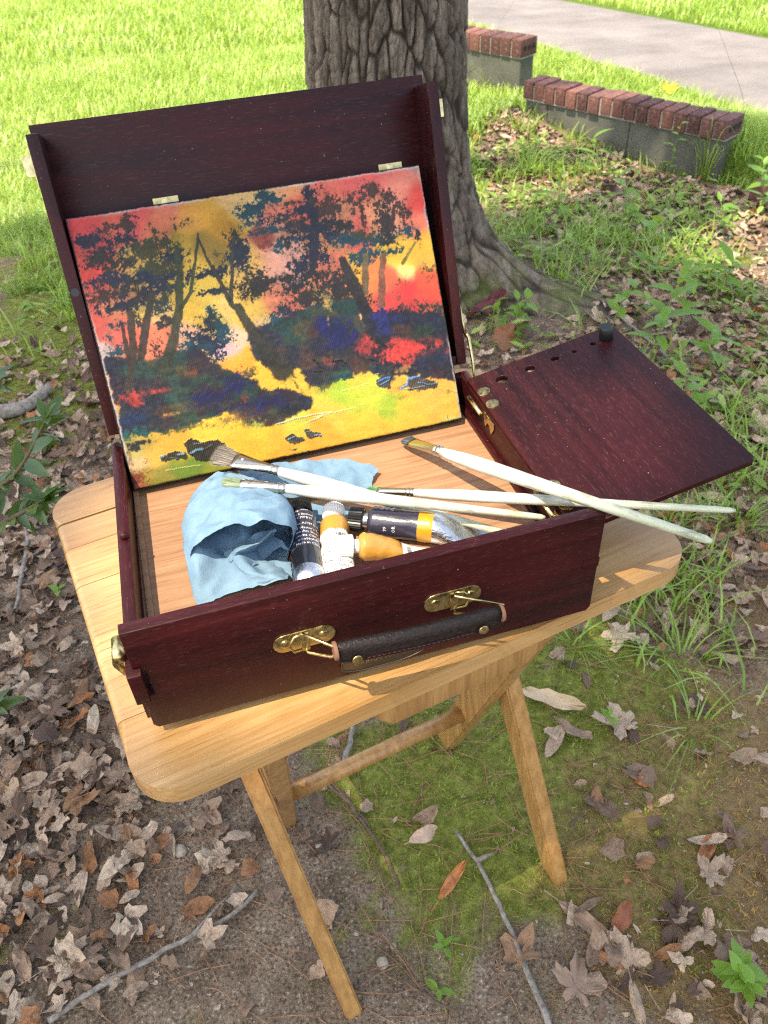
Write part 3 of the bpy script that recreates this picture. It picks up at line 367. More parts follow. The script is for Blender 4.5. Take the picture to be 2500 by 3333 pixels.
# ------------------------------------------------------------------ ground
def zfor(P, v):                                            # height above P whose pixel row is v
    lo, hi = -.5, 1.5
    for _ in range(50):
        mid = (lo + hi) / 2; q = Vector((P.x, P.y, mid)) - CAMP; vv = 1666.5 - FPX * q.dot(CU) / q.dot(_fw)
        if vv > v: lo = mid
        else: hi = mid
    return lo
E1 = at_ground(2330, 600); Z2T = zfor(E1, 398); Z2B = zfor(E1, 461); E0 = at_z(1702, 265, Z2T)
             # foot of the brick wall, right and left end
wd = (E0 - E1); wd.z = 0; wd.normalize(); WL = (Vector((E0.x, E0.y, 0)) - Vector((E1.x, E1.y, 0))).length; wnrm = Vector((wd.y, -wd.x, 0))    # along the wall (away from camera), towards the drive
if wnrm.y < 0 and wnrm.x < 0: wnrm = -wnrm
def WALLX(x, y): return (np.asarray(x) - E1.x) * wnrm.x + (np.asarray(y) - E1.y) * wnrm.y
def wall_rise(x, y):                                     # the bank climbs against the wall towards its far end, and the strip behind it is retained
    x = np.asarray(x, float); y = np.asarray(y, float); t = ((x - E1.x) * wd.x + (y - E1.y) * wd.y); w = WALLX(x, y)
    g0 = gbase(x, y); tt = np.clip(t / WL, 0, 1.6); ends = sstep(-.25, .1, t) * sstep(WL + 1.6, WL + .6, t)
    front = .85 * np.maximum(0, Z2B - .01 - g0) * np.minimum(tt, 1.0) ** 1.7 * sstep(WL + .25, WL + .05, t) * np.exp(-(np.minimum(w, 0) / .75) ** 2)
    back = np.maximum(0, Z2T - .07 - g0) * np.exp(-(np.maximum(w - .14, 0) / .5) ** 2) * sstep(.0, .1, w) * sstep(WL + .05, WL - .15, t)
    return np.where(w < .06, front, back) * ends
def gsmall(x, y):
    x = np.asarray(x, float); y = np.asarray(y, float)
    near = sstep(1.5, 2.2, np.hypot(x - .1, y - .6) + 1.0)
    return .016 * (fbm(x * 2.2 + 30, y * 2.2 + 30, 61, 3) - .5) * near + .005 * (fbm(x * 16 + 9, y * 16 + 9, 62, 3) - .5)
MOUND = [at_ground(*dpx(60, 585)), at_ground(*dpx(700, 600))]
def gz(x, y):
    x = np.asarray(x, float); y = np.asarray(y, float)
    z = gbase(x, y) + gsmall(x, y) + wall_rise(x, y)
    z = z + .05 * np.exp(-((x - MOUND[0].x) / .35) ** 2 - ((y - MOUND[0].y) / .07) ** 2)
    z = z + .06 * np.exp(-((x - .05) ** 2 + (y - 2.35) ** 2) / .25)
    return z
def gzf(x, y): return float(gz(x, y))
def on_ground(u, v):
    p = at_ground(u, v); return Vector((p.x, p.y, gzf(p.x, p.y)))
def gd(x, y): return on_ground(*dpx(x, y))

def axis(c, half, step, far):
    a = list(np.arange(c[0], c[1], step)); s = step; q = a[-1]
    while q < far[1]: s *= 1.12; q += s; a.append(q)
    s = step; q = a[0]; pre = []
    while q > far[0]: s *= 1.12; q -= s; pre.append(q)
    return np.array(pre[::-1] + a)
gx = axis((-1.5, 1.9), 0, .022, (-60, 60)); gy = axis((-.2, 3.2), 0, .022, (-30, 90))
GX, GY = np.meshgrid(gx, gy); GZ = gz(GX, GY)
idx = np.arange(GX.size).reshape(GX.shape)
gfaces = np.stack([idx[:-1, :-1], idx[:-1, 1:], idx[1:, 1:], idx[1:, :-1]], -1).reshape(-1, 4)
def blobw(P, x, y, r):
    return np.exp(-((x - P.x) ** 2 + (y - P.y) ** 2) / (2 * r * r))
MOSS = [(gd(1180, 1560), .14), (gd(1000, 1640), .12), (gd(1320, 1480), .13), (gd(900, 1720), .10), (gd(1400, 1580), .10), (gd(1080, 1780), .09), (gd(1000, 1830), .07), (gd(760, 1640), .07), (gd(950, 2120), .06), (gd(1520, 330), .2), (gd(1600, 540), .12), (gd(60, 600), .18), (gd(130, 760), .2), (gd(60, 830), .16), (gd(150, 900), .14), (gd(90, 700), .2), (gd(1100, 640), .12), (gd(1450, 1650), .1), (gd(1280, 1900), .07), (gd(1420, 1900), .06), (gd(1540, 1950), .06)]
DRY = [(gd(1560, 1620), .12), (gd(1600, 1760), .12), (gd(1480, 1800), .1), (gd(1500, 1950), .1), (gd(1620, 1900), .1), (gd(1350, 1960), .1), (gd(1620, 1340), .14)]
def cover(x, y):
    m = sum(blobw(p, x, y, r) for p, r in MOSS); d = sum(blobw(p, x, y, r) for p, r in DRY)
    nz = fbm(x * 6, y * 6, 71, 4); nf = fbm(x * 34, y * 34, 72, 4, .75)
    m = sstep(.5, 1.15, m * .78 + 1.5 * (nz - .5) + 2.3 * (nf - .5)); d = .8 * sstep(.5, 1.2, d * .85 + 1.2 * (nz - .5) + 1.7 * (nf - .5))
    lawn = lawnmask(x, y)
    return m, d, lawn
LB = [gd(0, 470), gd(80, 430), gd(300, 330), gd(660, 300)]
def lawnmask(x, y):
    n = fbm(x * 1.6, y * 1.6, 73, 3) - .5
    left = sstep(-.25, .35, y - (3.05 + .10 * x) + .9 * n)
    right = sstep(0, .25, (y - (3.05 + .10 * x)) + .9 * n)
    wall = WALLX(x, y)
    return np.where(x < .45, left, np.where(wall > 0, 1.0, .0))
mm, dd, lw = cover(GX, GY)
def mat_ground():
    m = NT('woodland_soil'); a = m.n('VertexColor', _layer_name='cover'); s = m.n('SeparateColor'); m.set(s.inputs[0], a.outputs['Color']); c = m.co()
    n1 = m.noise(c, 14, 6, .65); n2 = m.noise(c, 220, 4, .7); n3 = m.noise(c, 60, 5, .7); n4 = m.n('TexVoronoi', Vector=c, Scale=300)
    soil = m.ramp(n1, [(.3, srgb(98, 82, 67)), (.5, srgb(130, 112, 94)), (.7, srgb(160, 142, 122))])
    soil = m.mix(m.ramp(n2, [(.38, g(.8)), (.5, g(0))]), soil, srgb(66, 53, 45)); soil = m.mix(m.ramp(n2, [(.58, g(0)), (.68, g(.8))]), soil, srgb(196, 182, 166))
    moss = m.ramp(n3, [(.3, srgb(74, 76, 36)), (.5, srgb(112, 118, 52)), (.7, srgb(140, 146, 74))]); dry = m.ramp(n3, [(.3, srgb(96, 78, 54)), (.6, srgb(142, 116, 78)), (.75, srgb(162, 138, 100))])
    lawn = m.ramp(n3, [(.3, srgb(48, 66, 22)), (.6, srgb(88, 112, 40)), (.8, srgb(110, 96, 62))])
    col = m.mix(s.outputs[0], soil, moss); col = m.mix(s.outputs[1], col, dry); col = m.mix(s.outputs[2], col, lawn)
    m.p(Base__Color=col, Roughness=.95, Specular__IOR__Level=.15); h = m.math('ADD', n3, m.math('MULTIPLY', n2, .6)); m.bump(h, .9, .008); return m.m
ground = mesh('ground', np.stack([GX, GY, GZ], -1).reshape(-1, 3), gfaces, mat_ground(), None, True); tag(ground, kind='structure')
ca = ground.data.color_attributes.new('cover', 'FLOAT_COLOR', 'POINT')
ca.data.foreach_set('color', np.stack([mm, dd, lw, np.ones_like(mm)], -1).astype(np.float32).ravel())

# ------------------------------------------------------------------ driveway
def mat_concrete(name, a, b, sc=6):
    m = NT(name); n = m.noise(m.co(), sc, 7, .65); n2 = m.noise(m.co(), 160, 3, .7); col = m.ramp(n, [(.3, a), (.7, b)]); col = m.mix(m.ramp(n2, [(.35, g(.35)), (.5, g(0))]), col, tuple(q * .55 for q in a[:3]) + (1,))
    m.p(Base__Color=col, Roughness=.9); m.bump(n2, .4, .004); return m.m
M_DRIVE = mat_concrete('pale_concrete', srgb(96, 91, 89), srgb(126, 120, 117), 2.2)
dn0, dn1 = at_ground(*dpx(1185, 108)), at_ground(*dpx(1659, 254)); df0, df1 = at_ground(*dpx(1225, 0)), at_ground(*dpx(1659, 79))
dl = (dn0 - dn1).normalized()
w_near = dn1 - dl * 6; w_far_dir = (df0 - df1).normalized()
rows = []
def gp2(p): return (p.x, p.y, float(gbase(p.x, p.y)) + .03)
slabs = []
Nn = 9
tj = (at_ground(*dpx(1400, 300)) - dn1).dot(dl)
A0 = dn1 - dl * 8; B0 = df1 - w_far_dir * 8; LA_ = 40.0
joint = (at_ground(*dpx(1530, 250)) - A0).dot(dl)
cuts = [0] + [joint + 3.05 * k for k in range(-2, 10)]
cuts = sorted(c for c in cuts if 0 <= c <= LA_)
drive = None
V = []; F = []
for i in range(len(cuts) - 1):
    a, b = cuts[i] + .0015, cuts[i + 1] - .0015; nb = 8
    base = len(V)
    for k in range(nb + 1):
        t = a + (b - a) * k / nb; p = A0 + dl * t; q = B0 + w_far_dir * t * 1.05
        for j in range(9):
            s = p.lerp(q, j / 8); z = float(gbase(s.x, s.y)) + .022 + (.0 if 0 < j < 8 else -.03); V.append((s.x, s.y, z))
    for k in range(nb):
        for j in range(8): F.append((base + k * 9 + j, base + (k + 1) * 9 + j, base + (k + 1) * 9 + j + 1, base + k * 9 + j + 1))
drive = mesh('driveway', V, F, M_DRIVE, None, False); tag(drive, kind='structure')
def on_drive(x, y):
    p = np.stack([np.asarray(x, float) - A0.x, np.asarray(y, float) - A0.y], -1); n1 = np.array([-dl.y, dl.x]); s1 = p @ n1
    p2 = np.stack([np.asarray(x, float) - B0.x, np.asarray(y, float) - B0.y], -1); n2 = np.array([-w_far_dir.y, w_far_dir.x]); s2 = p2 @ n2
    ref = np.array([(dn1.x + df1.x) / 2 - A0.x, (dn1.y + df1.y) / 2 - A0.y]); sg = np.sign(ref @ n1)
    return (s1 * sg > 0) & (s2 * sg < 0)

# ------------------------------------------------------------------ brick capped garden walls
def mat_brick():
    m = NT('red_wirecut_brick'); r = m.n('ObjectInfo').outputs['Random']; n = m.noise(m.co(), 60, 5, .7); n2 = m.noise(m.co((10, 10, 260)), 1.5, 3)
    col = m.ramp(r, [(0, srgb(66, 40, 38)), (.35, srgb(92, 56, 50)), (.7, srgb(114, 74, 64)), (1, srgb(80, 54, 54))]); col = m.mix(m.ramp(n, [(.5, g(0)), (.75, g(.5))]), col, srgb(170, 130, 112)); col = m.mix(m.ramp(n2, [(.35, g(.4)), (.5, g(0))]), col, srgb(70, 34, 34))
    m.p(Base__Color=col, Roughness=.9); m.bump(n2, .5, .004); return m.m
M_BRICK = mat_brick(); M_BLOCK = mat_concrete('mossy_grey_block', srgb(58, 60, 52), srgb(92, 92, 82), 5); M_MORTAR = mat_concrete('pale_mortar', srgb(138, 130, 120), srgb(170, 162, 150), 30); M_HOLE = simple('brick_core_hole', srgb(40, 24, 22), .9)
def brick_wall(label, P_end, direction, length, ztop, zbot, depth, n, bh, base_z, drop=0.0):
    d = Vector(direction); rz = math.atan2(d.y, d.x)
    root = empty('garden_wall', (P_end.x, P_end.y, base_z), rz, label=label, cat='wall', group='brick capped garden walls')
    nn = wnrm; ly = nn.dot(Vector((-d.y, d.x, 0)))
    y0, y1 = (0, depth) if ly > 0 else (-depth, 0)
    zt = ztop - base_z; zb = zt - bh
    # block base in courses
    x = .01; k = 0
    while x < length - .01:
        L = min(.4, length - .01 - x); box('concrete_block', x, x + L - .003, y0 + .012, y1 - .012, -.25, zb - .004, M_BLOCK, root, .004); x += L; k += 1
    box('mortar_bed', .006, length - .006, y0 + .008, y1 - .008, zb - .0042, zt - .012, M_MORTAR, root, 0)
    w = length / n; first = None; rs = random.Random(n)
    for i in range(n):
        jit = rs.uniform(-.004, .004); jz = rs.uniform(-.003, .003)
        if first is None:
            bm = box_bm(.0, w - .008, y0, y1, zb, zt, .004, 2)
            first = bm_obj('brick', bm, M_BRICK, root, True); o = first
            for q in (-1, 0, 1):
                yc = (y0 + y1) / 2 + q * (y1 - y0) * .26
                lathe('core_hole', [(.0135, -.0012), (.0135, .006)], M_HOLE, o, 16, Matrix.Translation((0, yc, (zb + zt) / 2)) @ Matrix.Rotation(PI / 2, 4, 'Y'))
        else:
            o = bpy.data.objects.new('brick', first.data); link(o, root)
        o.location = (i * w + .003, jit, jz - .0)
    return root
z2 = Z2T; z2b = Z2B; L2 = WL
print('wall2', E1, E0, L2, z2, z2b)
brick_wall('longer low brick topped wall stepping down beside the driveway', E1, wd, L2, z2, 0, .125, 17, z2 - z2b, float(gbase(E1.x, E1.y)))
F1 = at_ground(1688, 308); z1t = zfor(F1, 133); z1b = zfor(F1, 192)
print('wall1', F1, z1t, z1b)
brick_wall('upper brick topped wall section half hidden behind the tree trunk', F1, wd, .95, z1t, 0, .14, 13, z1t - z1b, float(gbase(F1.x, F1.y)))
FE = at_ground(2425, 660); z3t = zfor(FE, 592); G1 = FE - wd * .55; G1.z = 0
brick_wall('lowest brick wall section in the weeds at the right edge', G1, wd, .55, z3t, 0, .125, 8, .09, float(gbase(G1.x, G1.y)))

# ------------------------------------------------------------------ tree
TP = at_ground(*dpx(842, 640)); TP.z = 0
def mat_bark():
    m = NT('ridged_grey_bark'); c = m.co((14, 14, 2.4)); n = m.noise(c, 2.2, 6, .7, .8); n2 = m.noise(m.co((60, 60, 14)), 1.5, 4); n3 = m.noise(m.co(), 5, 4); h = m.n('Attribute', _attribute_name='tone').outputs['Fac']
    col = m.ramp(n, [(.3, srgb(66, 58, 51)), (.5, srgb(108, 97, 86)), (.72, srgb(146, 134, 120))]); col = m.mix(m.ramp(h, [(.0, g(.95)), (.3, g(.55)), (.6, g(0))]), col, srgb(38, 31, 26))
    tc = m.n('TexCoord'); z = m.n('SeparateXYZ', Vector=tc.outputs['Object']).outputs[2]
    mo = m.math('MULTIPLY', m.ramp(n3, [(.54, g(0)), (.68, g(.6))]), m.n('MapRange', Value=z, i1=.45, i2=.08, i3=0, i4=1.0).outputs[0])
    col = m.mix(mo, col, srgb(84, 98, 40)); m.p(Base__Color=col, Roughness=.95, Specular__IOR__Level=.1); m.bump(m.math('ADD', n, m.math('MULTIPLY', n2, .5)), .9, .012); return m.m
M_BARK = mat_bark()
dep = (Vector((TP.x, TP.y, .5)) - CAMP).dot(_fw); TR = .5 * 322 * 1.507 / FPX * dep; TP.x -= .018
print('tree', TP, TR)
tree = empty('tree', (TP.x, TP.y, float(gbase(TP.x, TP.y)) - .02), label='large rough barked shade tree standing behind the paint box', cat='tree')
na, nz_ = 640, 300; th = np.linspace(PI / 2, 2.5 * PI, na, endpoint=False); zz = np.concatenate([np.linspace(-.15, .95, 240), np.linspace(.97, 5.6, nz_ - 240)])
TH, ZZ = np.meshgrid(th, zz)
def lobe(a, w): d = (TH - R(a) + PI) % (2 * PI) - PI; return np.exp(-(d / R(w)) ** 2)
zc = np.maximum(ZZ, 0)
rr = TR * (1.0 - .045 * np.minimum(zc, 8)) + .05 * np.exp(-zc / .25)
for a, w, A_, h in ((-14, 17, .56, .085), (-22, 26, .16, .24), (-75, 22, .16, .14), (-120, 24, .2, .13), (178, 26, .22, .14), (60, 25, .3, .12), (118, 25, .26, .12)): rr = rr + A_ * lobe(a, w) * np.exp(-zc / h)
def cells(a, b, seed, wrap):                              # cracked plates: nearest and second nearest jittered cell point
    ai = np.floor(a); bi = np.floor(b); f1 = np.full(a.shape, 9.0); f2 = f1.copy(); hid = np.zeros(a.shape)
    for dx in (-1, 0, 1):
        for dy in (-1, 0, 1):
            cx = ai + dx; cy = bi + dy; wx = np.mod(cx, wrap)
            jx = np.mod(np.sin(wx * 127.1 + cy * 311.7 + seed) * 43758.5453, 1); jy = np.mod(np.sin(wx * 269.5 + cy * 183.3 + seed) * 24634.6345, 1)
            d = np.hypot(cx + .15 + .7 * jx - a, cy + .1 + .8 * jy - b); near = d < f1
            f2 = np.where(near, f1, np.minimum(f2, d)); hid = np.where(near, jx, hid); f1 = np.where(near, d, f1)
    return f2 - f1, hid
uu = (TH - PI / 2) / (2 * PI) * 40
e1, h1 = cells(uu + 1.3 * (fbm(uu * .7, ZZ * 7, 80, 3) - .5), ZZ * 8.5 + 1.6 * (fbm(uu * .5, ZZ * 6, 79, 3) - .5), 3.0, 40)
e2, h2 = cells(uu * 2.5 + .8 * (fbm(uu * 2, ZZ * 20, 78, 2) - .5), ZZ * 30, 9.0, 100)
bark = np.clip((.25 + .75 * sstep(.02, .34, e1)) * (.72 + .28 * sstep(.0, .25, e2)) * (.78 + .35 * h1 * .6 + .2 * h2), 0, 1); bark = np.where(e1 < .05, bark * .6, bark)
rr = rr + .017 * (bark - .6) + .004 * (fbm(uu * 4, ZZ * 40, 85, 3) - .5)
lean = -.045
co = np.stack([rr * np.cos(TH) + lean * ZZ * 0 - .0 + .0 * ZZ, rr * np.sin(TH), ZZ], -1).reshape(-1, 3); co[:, 0] += .045 * np.maximum(co[:, 2], 0)
ix = np.arange(na * nz_).reshape(nz_, na); nx_ = np.roll(ix, -1, 1)
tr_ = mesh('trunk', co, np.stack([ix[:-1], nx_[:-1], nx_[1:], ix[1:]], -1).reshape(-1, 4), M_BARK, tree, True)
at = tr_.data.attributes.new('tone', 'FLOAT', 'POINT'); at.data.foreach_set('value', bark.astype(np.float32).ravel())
top = Vector((.045 * 5.4, 0, 5.4))
CROWN = []
rs = random.Random(5)
limb_ends = [(-5.2, -2.4, 8.0), (-4.2, -4.4, 8.2), (-2.2, -5.2, 8.3), (-.6, -4.4, 8.5), (-5.2, -.6, 8.4), (-3.2, -3.2, 9.2), (-1.6, -2.4, 9.4), (-3.4, -.8, 9.4), (.6, -3.2, 8.8), (-1.8, -4.0, 9.0)]
for e in limb_ends:
    e = Vector(e); pts = []; rad = []
    for k in range(9):
        t = k / 8; p = top.lerp(e, t); p.z += .5 * math.sin(PI * t) * (1 if e.z < 4.8 else .2); p.x += .12 * math.sin(t * 7 + e.x); p.y += .12 * math.cos(t * 6 + e.y); pts.append(p); rad.append(.11 * (1 - t) + .014)
    pts[0].z -= .35; tube('limb', pts, rad, M_BARK, tree, 8); CROWN.append(pts)
# crown: unseen leaf sprays along the limbs, placed to shade the ground; holes are left where the photograph shows sun coming through
sd = np.array(SUND)
NL = 24000
Lp = np.empty((NL * 3, 3))
for i in range(NL * 3):
    P = CROWN[i % len(CROWN)]; k = rs.randint(2, 8); q = P[k]; s = 1.0 if k > 4 else .6
    Lp[i] = (q.x + rs.gauss(0, s), q.y + rs.gauss(0, s), q.z + rs.gauss(.05, .4))
base_z = float(gbase(TP.x, TP.y)) - .02
Wp = Lp + np.array([TP.x, TP.y, base_z])
def shadow_at(W, z): return W + sd * ((z - W[:, 2]) / sd[2])[:, None]
S0 = shadow_at(Wp, 0.0); S7 = shadow_at(Wp, .70)
bxl = (S7[:, 0] - BOXC[0]) * math.cos(-BOXC[2]) - (S7[:, 1] - BOXC[1]) * math.sin(-BOXC[2]); byl = (S7[:, 0] - BOXC[0]) * math.sin(-BOXC[2]) + (S7[:, 1] - BOXC[1]) * math.cos(-BOXC[2])
S6 = shadow_at(Wp, .62); ct, st_ = math.cos(R(24.64)), math.sin(R(24.64)); tlx = (S6[:, 0] + .1714) * ct + (S6[:, 1] - .2868) * st_; tly = -(S6[:, 0] + .1714) * st_ + (S6[:, 1] - .2868) * ct
tdist = np.maximum(np.abs(tlx - .239) - .215, np.abs(tly - .18) - .155)
gap_box = ((bxl - .20) / .34) ** 2 + ((byl - .145) / .235) ** 2 < 1 + .2 * (fbm(S7[:, 0] * 9, S7[:, 1] * 9, 91, 3) - .5)
gap_lawn = S0[:, 1] > 2.75 + .2 * S0[:, 0] * 0 + .9 * (fbm(S0[:, 0] * 2, S0[:, 1] * 2, 92, 3) - .5) - .55 * sstep(.5, 1.1, S0[:, 0])
gap_dap = (fbm(S0[:, 0] * 3.5 + 3, S0[:, 1] * 3.5, 93, 3) > .60) & (S0[:, 1] > 1.5) & (RNG.random(len(S0)) < .75)
gap_right = (((S0[:, 0] - 1.15) / .75) ** 2 + ((S0[:, 1] - 2.0) / .9) ** 2 < 1) & (RNG.random(len(S0)) < .72)
gap_box = gap_box | (tdist < 0)
keep = ~(gap_box | gap_lawn | gap_dap | gap_right) & (Lp[:, 2] > 5.6) & ~((Lp[:, 2] < 6.2) & (np.hypot(Lp[:, 0], Lp[:, 1]) < .5))
Lk = Lp[keep][:NL]; n = len(Lk); print('crown leaves', n)
ang = RNG.random((n, 3)) * 2 * PI; sz_ = (.085 + .065 * RNG.random(n)) * np.clip(tdist[keep][:NL] / .13, .3, 1)
tn_ = (RNG.random(n) - .5) * 1.4; a1 = np.stack([np.cos(ang[:, 0]), np.sin(ang[:, 0]), .4 * np.sin(ang[:, 1])], -1); a2 = np.stack([-np.sin(ang[:, 0]), np.cos(ang[:, 0]), tn_], -1)
a1 /= np.linalg.norm(a1, axis=1)[:, None]; a2 /= np.linalg.norm(a2, axis=1)[:, None]
q = np.stack([Lk - a1 * sz_[:, None], Lk + a2 * sz_[:, None] * .6, Lk + a1 * sz_[:, None], Lk - a2 * sz_[:, None] * .6], 1).reshape(-1, 3)
M_CROWN = mat_leafy('shade_tree_leaf', [(0, srgb(48, 74, 28)), (1, srgb(86, 116, 44))], .55)
cr = mesh('crown', q, np.arange(4 * n).reshape(-1, 4), M_CROWN, tree)
at = cr.data.attributes.new('tone', 'FLOAT', 'POINT'); at.data.foreach_set('value', np.repeat(RNG.random(n), 4).astype(np.float32))
# ------------------------------------------------------------------ materials in use
M_TABLE = mat_table(); M_MX = mat_mahog('mahogany_stain_along', 'x'); M_MY = mat_mahog('mahogany_stain_across', 'y'); M_ML = mat_mahog('mahogany_stain_upright', 'z')
M_PAL = mat_mahog('mahogany_palette', 'y', .9, .36); M_CEDAR = mat_cedar(); M_BRASS = mat_brass(); M_LEATHER = mat_leather()
M_RAWLEATHER = simple('raw_leather_edge', srgb(132, 92, 70), .8, bump=(200, .4, .001)); M_BLACK = simple('black_plastic', srgb(22, 22, 24), .4); M_RUBBER = simple('dark_rubber', srgb(44, 38, 38), .6)
M_PALEWOOD = simple('raw_pale_wood', srgb(206, 172, 122), .6, bump=(300, .3, .0005)); M_STITCH = simple('dark_red_thread', srgb(92, 30, 38), .8)
M_STEEL = simple('nickel_ferrule', srgb(196, 190, 176), .22, 1, bump=(160, .15, .0006)); M_WHITEP = simple('white_plastic', srgb(222, 222, 218), .35)
M_INK_W = simple('white_print', srgb(220, 220, 224), .6); M_INK_K = simple('black_print', srgb(40, 40, 44), .6); M_PAPER = simple('white_label_paper', srgb(214, 214, 210), .5, bump=(120, .3, .001))

# ------------------------------------------------------------------ folding tray table
TX, TY, TYAW, TW, TD = -.1714, .2868, R(24.64), .4775, .3595
table = empty('folding_tray_table', (TX, TY, 0), TYAW, label='honey coloured wooden folding tray table carrying the paint box', cat='table')
def rrect(w, d, r, n=10):
    P = []
    for cx, cy, a0 in ((w - r, r, -90), (w - r, d - r, 0), (r, d - r, 90), (r, r, 180)):
        for k in range(n + 1): a = R(a0 + 90 * k / n); P.append((cx + r * math.cos(a), cy + r * math.sin(a)))
    return P
def clip_band(P, y0, y1):
    def cut(P, yy, keep):
        o = []
        for i in range(len(P)):
            a, b = P[i], P[(i + 1) % len(P)]; ia, ib = keep(a[1]), keep(b[1])
            if ia: o.append(a)
            if ia != ib: t = (yy - a[1]) / (b[1] - a[1]); o.append((a[0] + t * (b[0] - a[0]), yy))
        return o
    return cut(cut(P, y0, lambda y: y >= y0), y1, lambda y: y <= y1)
outline = rrect(TW, TD, .034)
bands = [(-1, .0712), (.0718, .1437), (.1443, .2226), (.2234, .2738), (.2744, .3105), (.313, 1)]
for y0, y1 in bands:
    P = clip_band(outline, y0, y1); Q = [P[0]]
    for q in P[1:]:
        if math.dist(q, Q[-1]) > 1e-5: Q.append(q)
    if math.dist(Q[0], Q[-1]) < 1e-5: Q.pop()
    bm = prism_bm(Q, TABLE_Z - .0185, TABLE_Z)
    es = []; js = []
    for e in bm.edges:
        a, b = e.verts
        if abs(a.co.z - b.co.z) > 1e-6: continue
        joint = (abs(a.co.y - b.co.y) < 1e-6) and (abs(a.co.y - y0) < 1e-4 or abs(a.co.y - y1) < 1e-4) and y0 * 0 == 0 and 0.001 < a.co.y < TD - .001
        if not joint: es.append(e)
    bmesh.ops.bevel(bm, geom=es, offset=.0062, segments=4, affect='EDGES', profile=.5, clamp_overlap=True)
    bm_obj('plank', bm, M_TABLE, table, True)
def bar(name, a, b, w, t, mat, parent, bev=.0025):      # w along x, t across in the leg's own plane, ends cut level
    a = Vector(a); b = Vector(b); d = (b - a); h = t * d.length / max(1e-6, abs(d.z))
    V = []
    for p in (a, b):
        for sx, sy in ((-1, -1), (1, -1), (1, 1), (-1, 1)): V.append((p.x + sx * w / 2, p.y + sy * h / 2, p.z))
    bm = bmesh.new(); vs = [bm.verts.new(v) for v in V]
    for f in ((3, 2, 1, 0), (4, 5, 6, 7), (0, 1, 5, 4), (1, 2, 6, 5), (2, 3, 7, 6), (3, 0, 4, 7)): bm.faces.new([vs[i] for i in f])
    bmesh.ops.recalc_face_normals(bm, faces=bm.faces); bmesh.ops.bevel(bm, geom=list(bm.edges), offset=bev, segments=2, affect='EDGES')
    return bm_obj(name, bm, mat, parent, True)
M_LEG = NT('honey_wood_leg'); _n = M_LEG.noise(M_LEG.co((60, 60, 4)), 2, 4, .6, .4); _n2 = M_LEG.noise(M_LEG.co((400, 400, 20)), 1, 2)
M_LEG.p(Base__Color=M_LEG.mix(M_LEG.ramp(_n2, [(.3, g(.4)), (.4, g(0))]), M_LEG.ramp(_n, [(.3, srgb(146, 102, 56)), (.7, srgb(182, 138, 84))]), srgb(120, 80, 40)), Roughness=.42, Coat__Weight=.2); M_LEG = M_LEG.m
ZU = TABLE_Z - .0186
LEAN = .046
def legx(x, z): return x + LEAN * (TABLE_Z - z) / TABLE_Z
for xo, xi in ((.072, .0945), (.388, .3645)):
    bar('leg', (legx(xo, .585), .262, .585), (legx(xo, -.004), .030 if xo < .2 else .046, -.004), .021, .034, M_LEG, table)
    bar('leg', (legx(xi, .585), .045, .585), (legx(xi, -.004), .300, -.004), .021, .038, M_LEG, table)
for xo, s in ((.072, -1), (.388, 1)):                     # pivot bolts where the legs cross
    zp = .30; tp = (.585 - zp) / .589; yp = .5 * ((.262 + (.030 - .262) * tp) + (.045 + .255 * tp)); xb = legx(xo, zp) + s * .0102
    lathe('pivot_bolt', [(.0055, 0), (.0052, .0016), (.003, .0024)], M_RUBBER, table, 14, disc_M((xb, yp, zp), (s, 0, 0)))
zd = .175; yd = .045 + .255 * (.585 - zd) / .589
tube('dowel', [(legx(.0945, zd) + .009, yd, zd), (legx(.3645, zd) - .009, yd, zd)], .0105, M_LEG, table, 16)
bar('hinge_rail', (.055, .262, ZU), (.055, .262, ZU - .001), .001, .001, M_LEG, table, 0) if False else box('hinge_rail', .07, .405, .248, .276, ZU - .024, ZU + .0005, M_LEG, table, .003)
bm = prism_bm([(.178, ZU - .022), (.190, ZU - .036), (.316, ZU - .036), (.330, ZU - .022), (.330, ZU + .0004), (.178, ZU + .0004)], .008, .036, .003, 2)
bmesh.ops.transform(bm, matrix=Matrix(((1, 0, 0, 0), (0, 0, 1, 0), (0, 1, 0, 0), (0, 0, 0, 1))), verts=bm.verts); bm_obj('locking_block', bm, M_LEG, table, True)
for x0 in (.395, .06):
    box('leg_cleat', x0, x0 + .02, .03, .075, ZU - .02, ZU + .0005, M_LEG, table, .002)

# ------------------------------------------------------------------ paint box
BW, BD, HF, HS, RT, FZ, FOOT = .336, .264, .1005, .0643, .0095, .0335, .008
BX, BY, BYAW = -.1691, .3402, R(14.88)
pbox = empty('paint_box', (BX, BY, TABLE_Z + FOOT), BYAW, label='dark mahogany artist paint box standing open on the tray table', cat='paint box')
# front panel with the broken-out notch on its left edge (drawn in x,z and stood up)
STAND = Matrix(((1, 0, 0, 0), (0, 0, 1, 0), (0, 1, 0, 0), (0, 0, 0, 1)))
def stand(poly, y0, y1, name, mat, parent, bev=.0007):
    bm = prism_bm(poly, y0, y1, bev); bmesh.ops.transform(bm, matrix=STAND, verts=bm.verts); return bm_obj(name, bm, mat, parent, True)
fp = stand([(.003, 0), (BW - .003, 0), (BW, .004), (BW, HF), (0, HF), (0, .0665), (.0092, .0665), (.0092, .0355), (0, .0355), (0, .004)], 0, RT, 'front_panel', M_MX, pbox)
stand([(BW - .0125, .049), (BW + .0004, .049), (BW + .0004, .0575), (BW - .0125, .0575)], -.0004, .004, 'box_joint_finger', M_MX, fp, 0)
side = prism('side_panel', [(.0005 - .0045, .0098), (.0085 - .003, .0098), (RT, BD - RT - .0005), (0, BD)], .0, HS, M_MY, pbox, .0007)
stand([(-.0041, .0365), (.0052, .0365), (.0052, .0655), (-.0041, .0655)], -.0065, .011, 'box_joint_finger', M_MX, side, .0012)
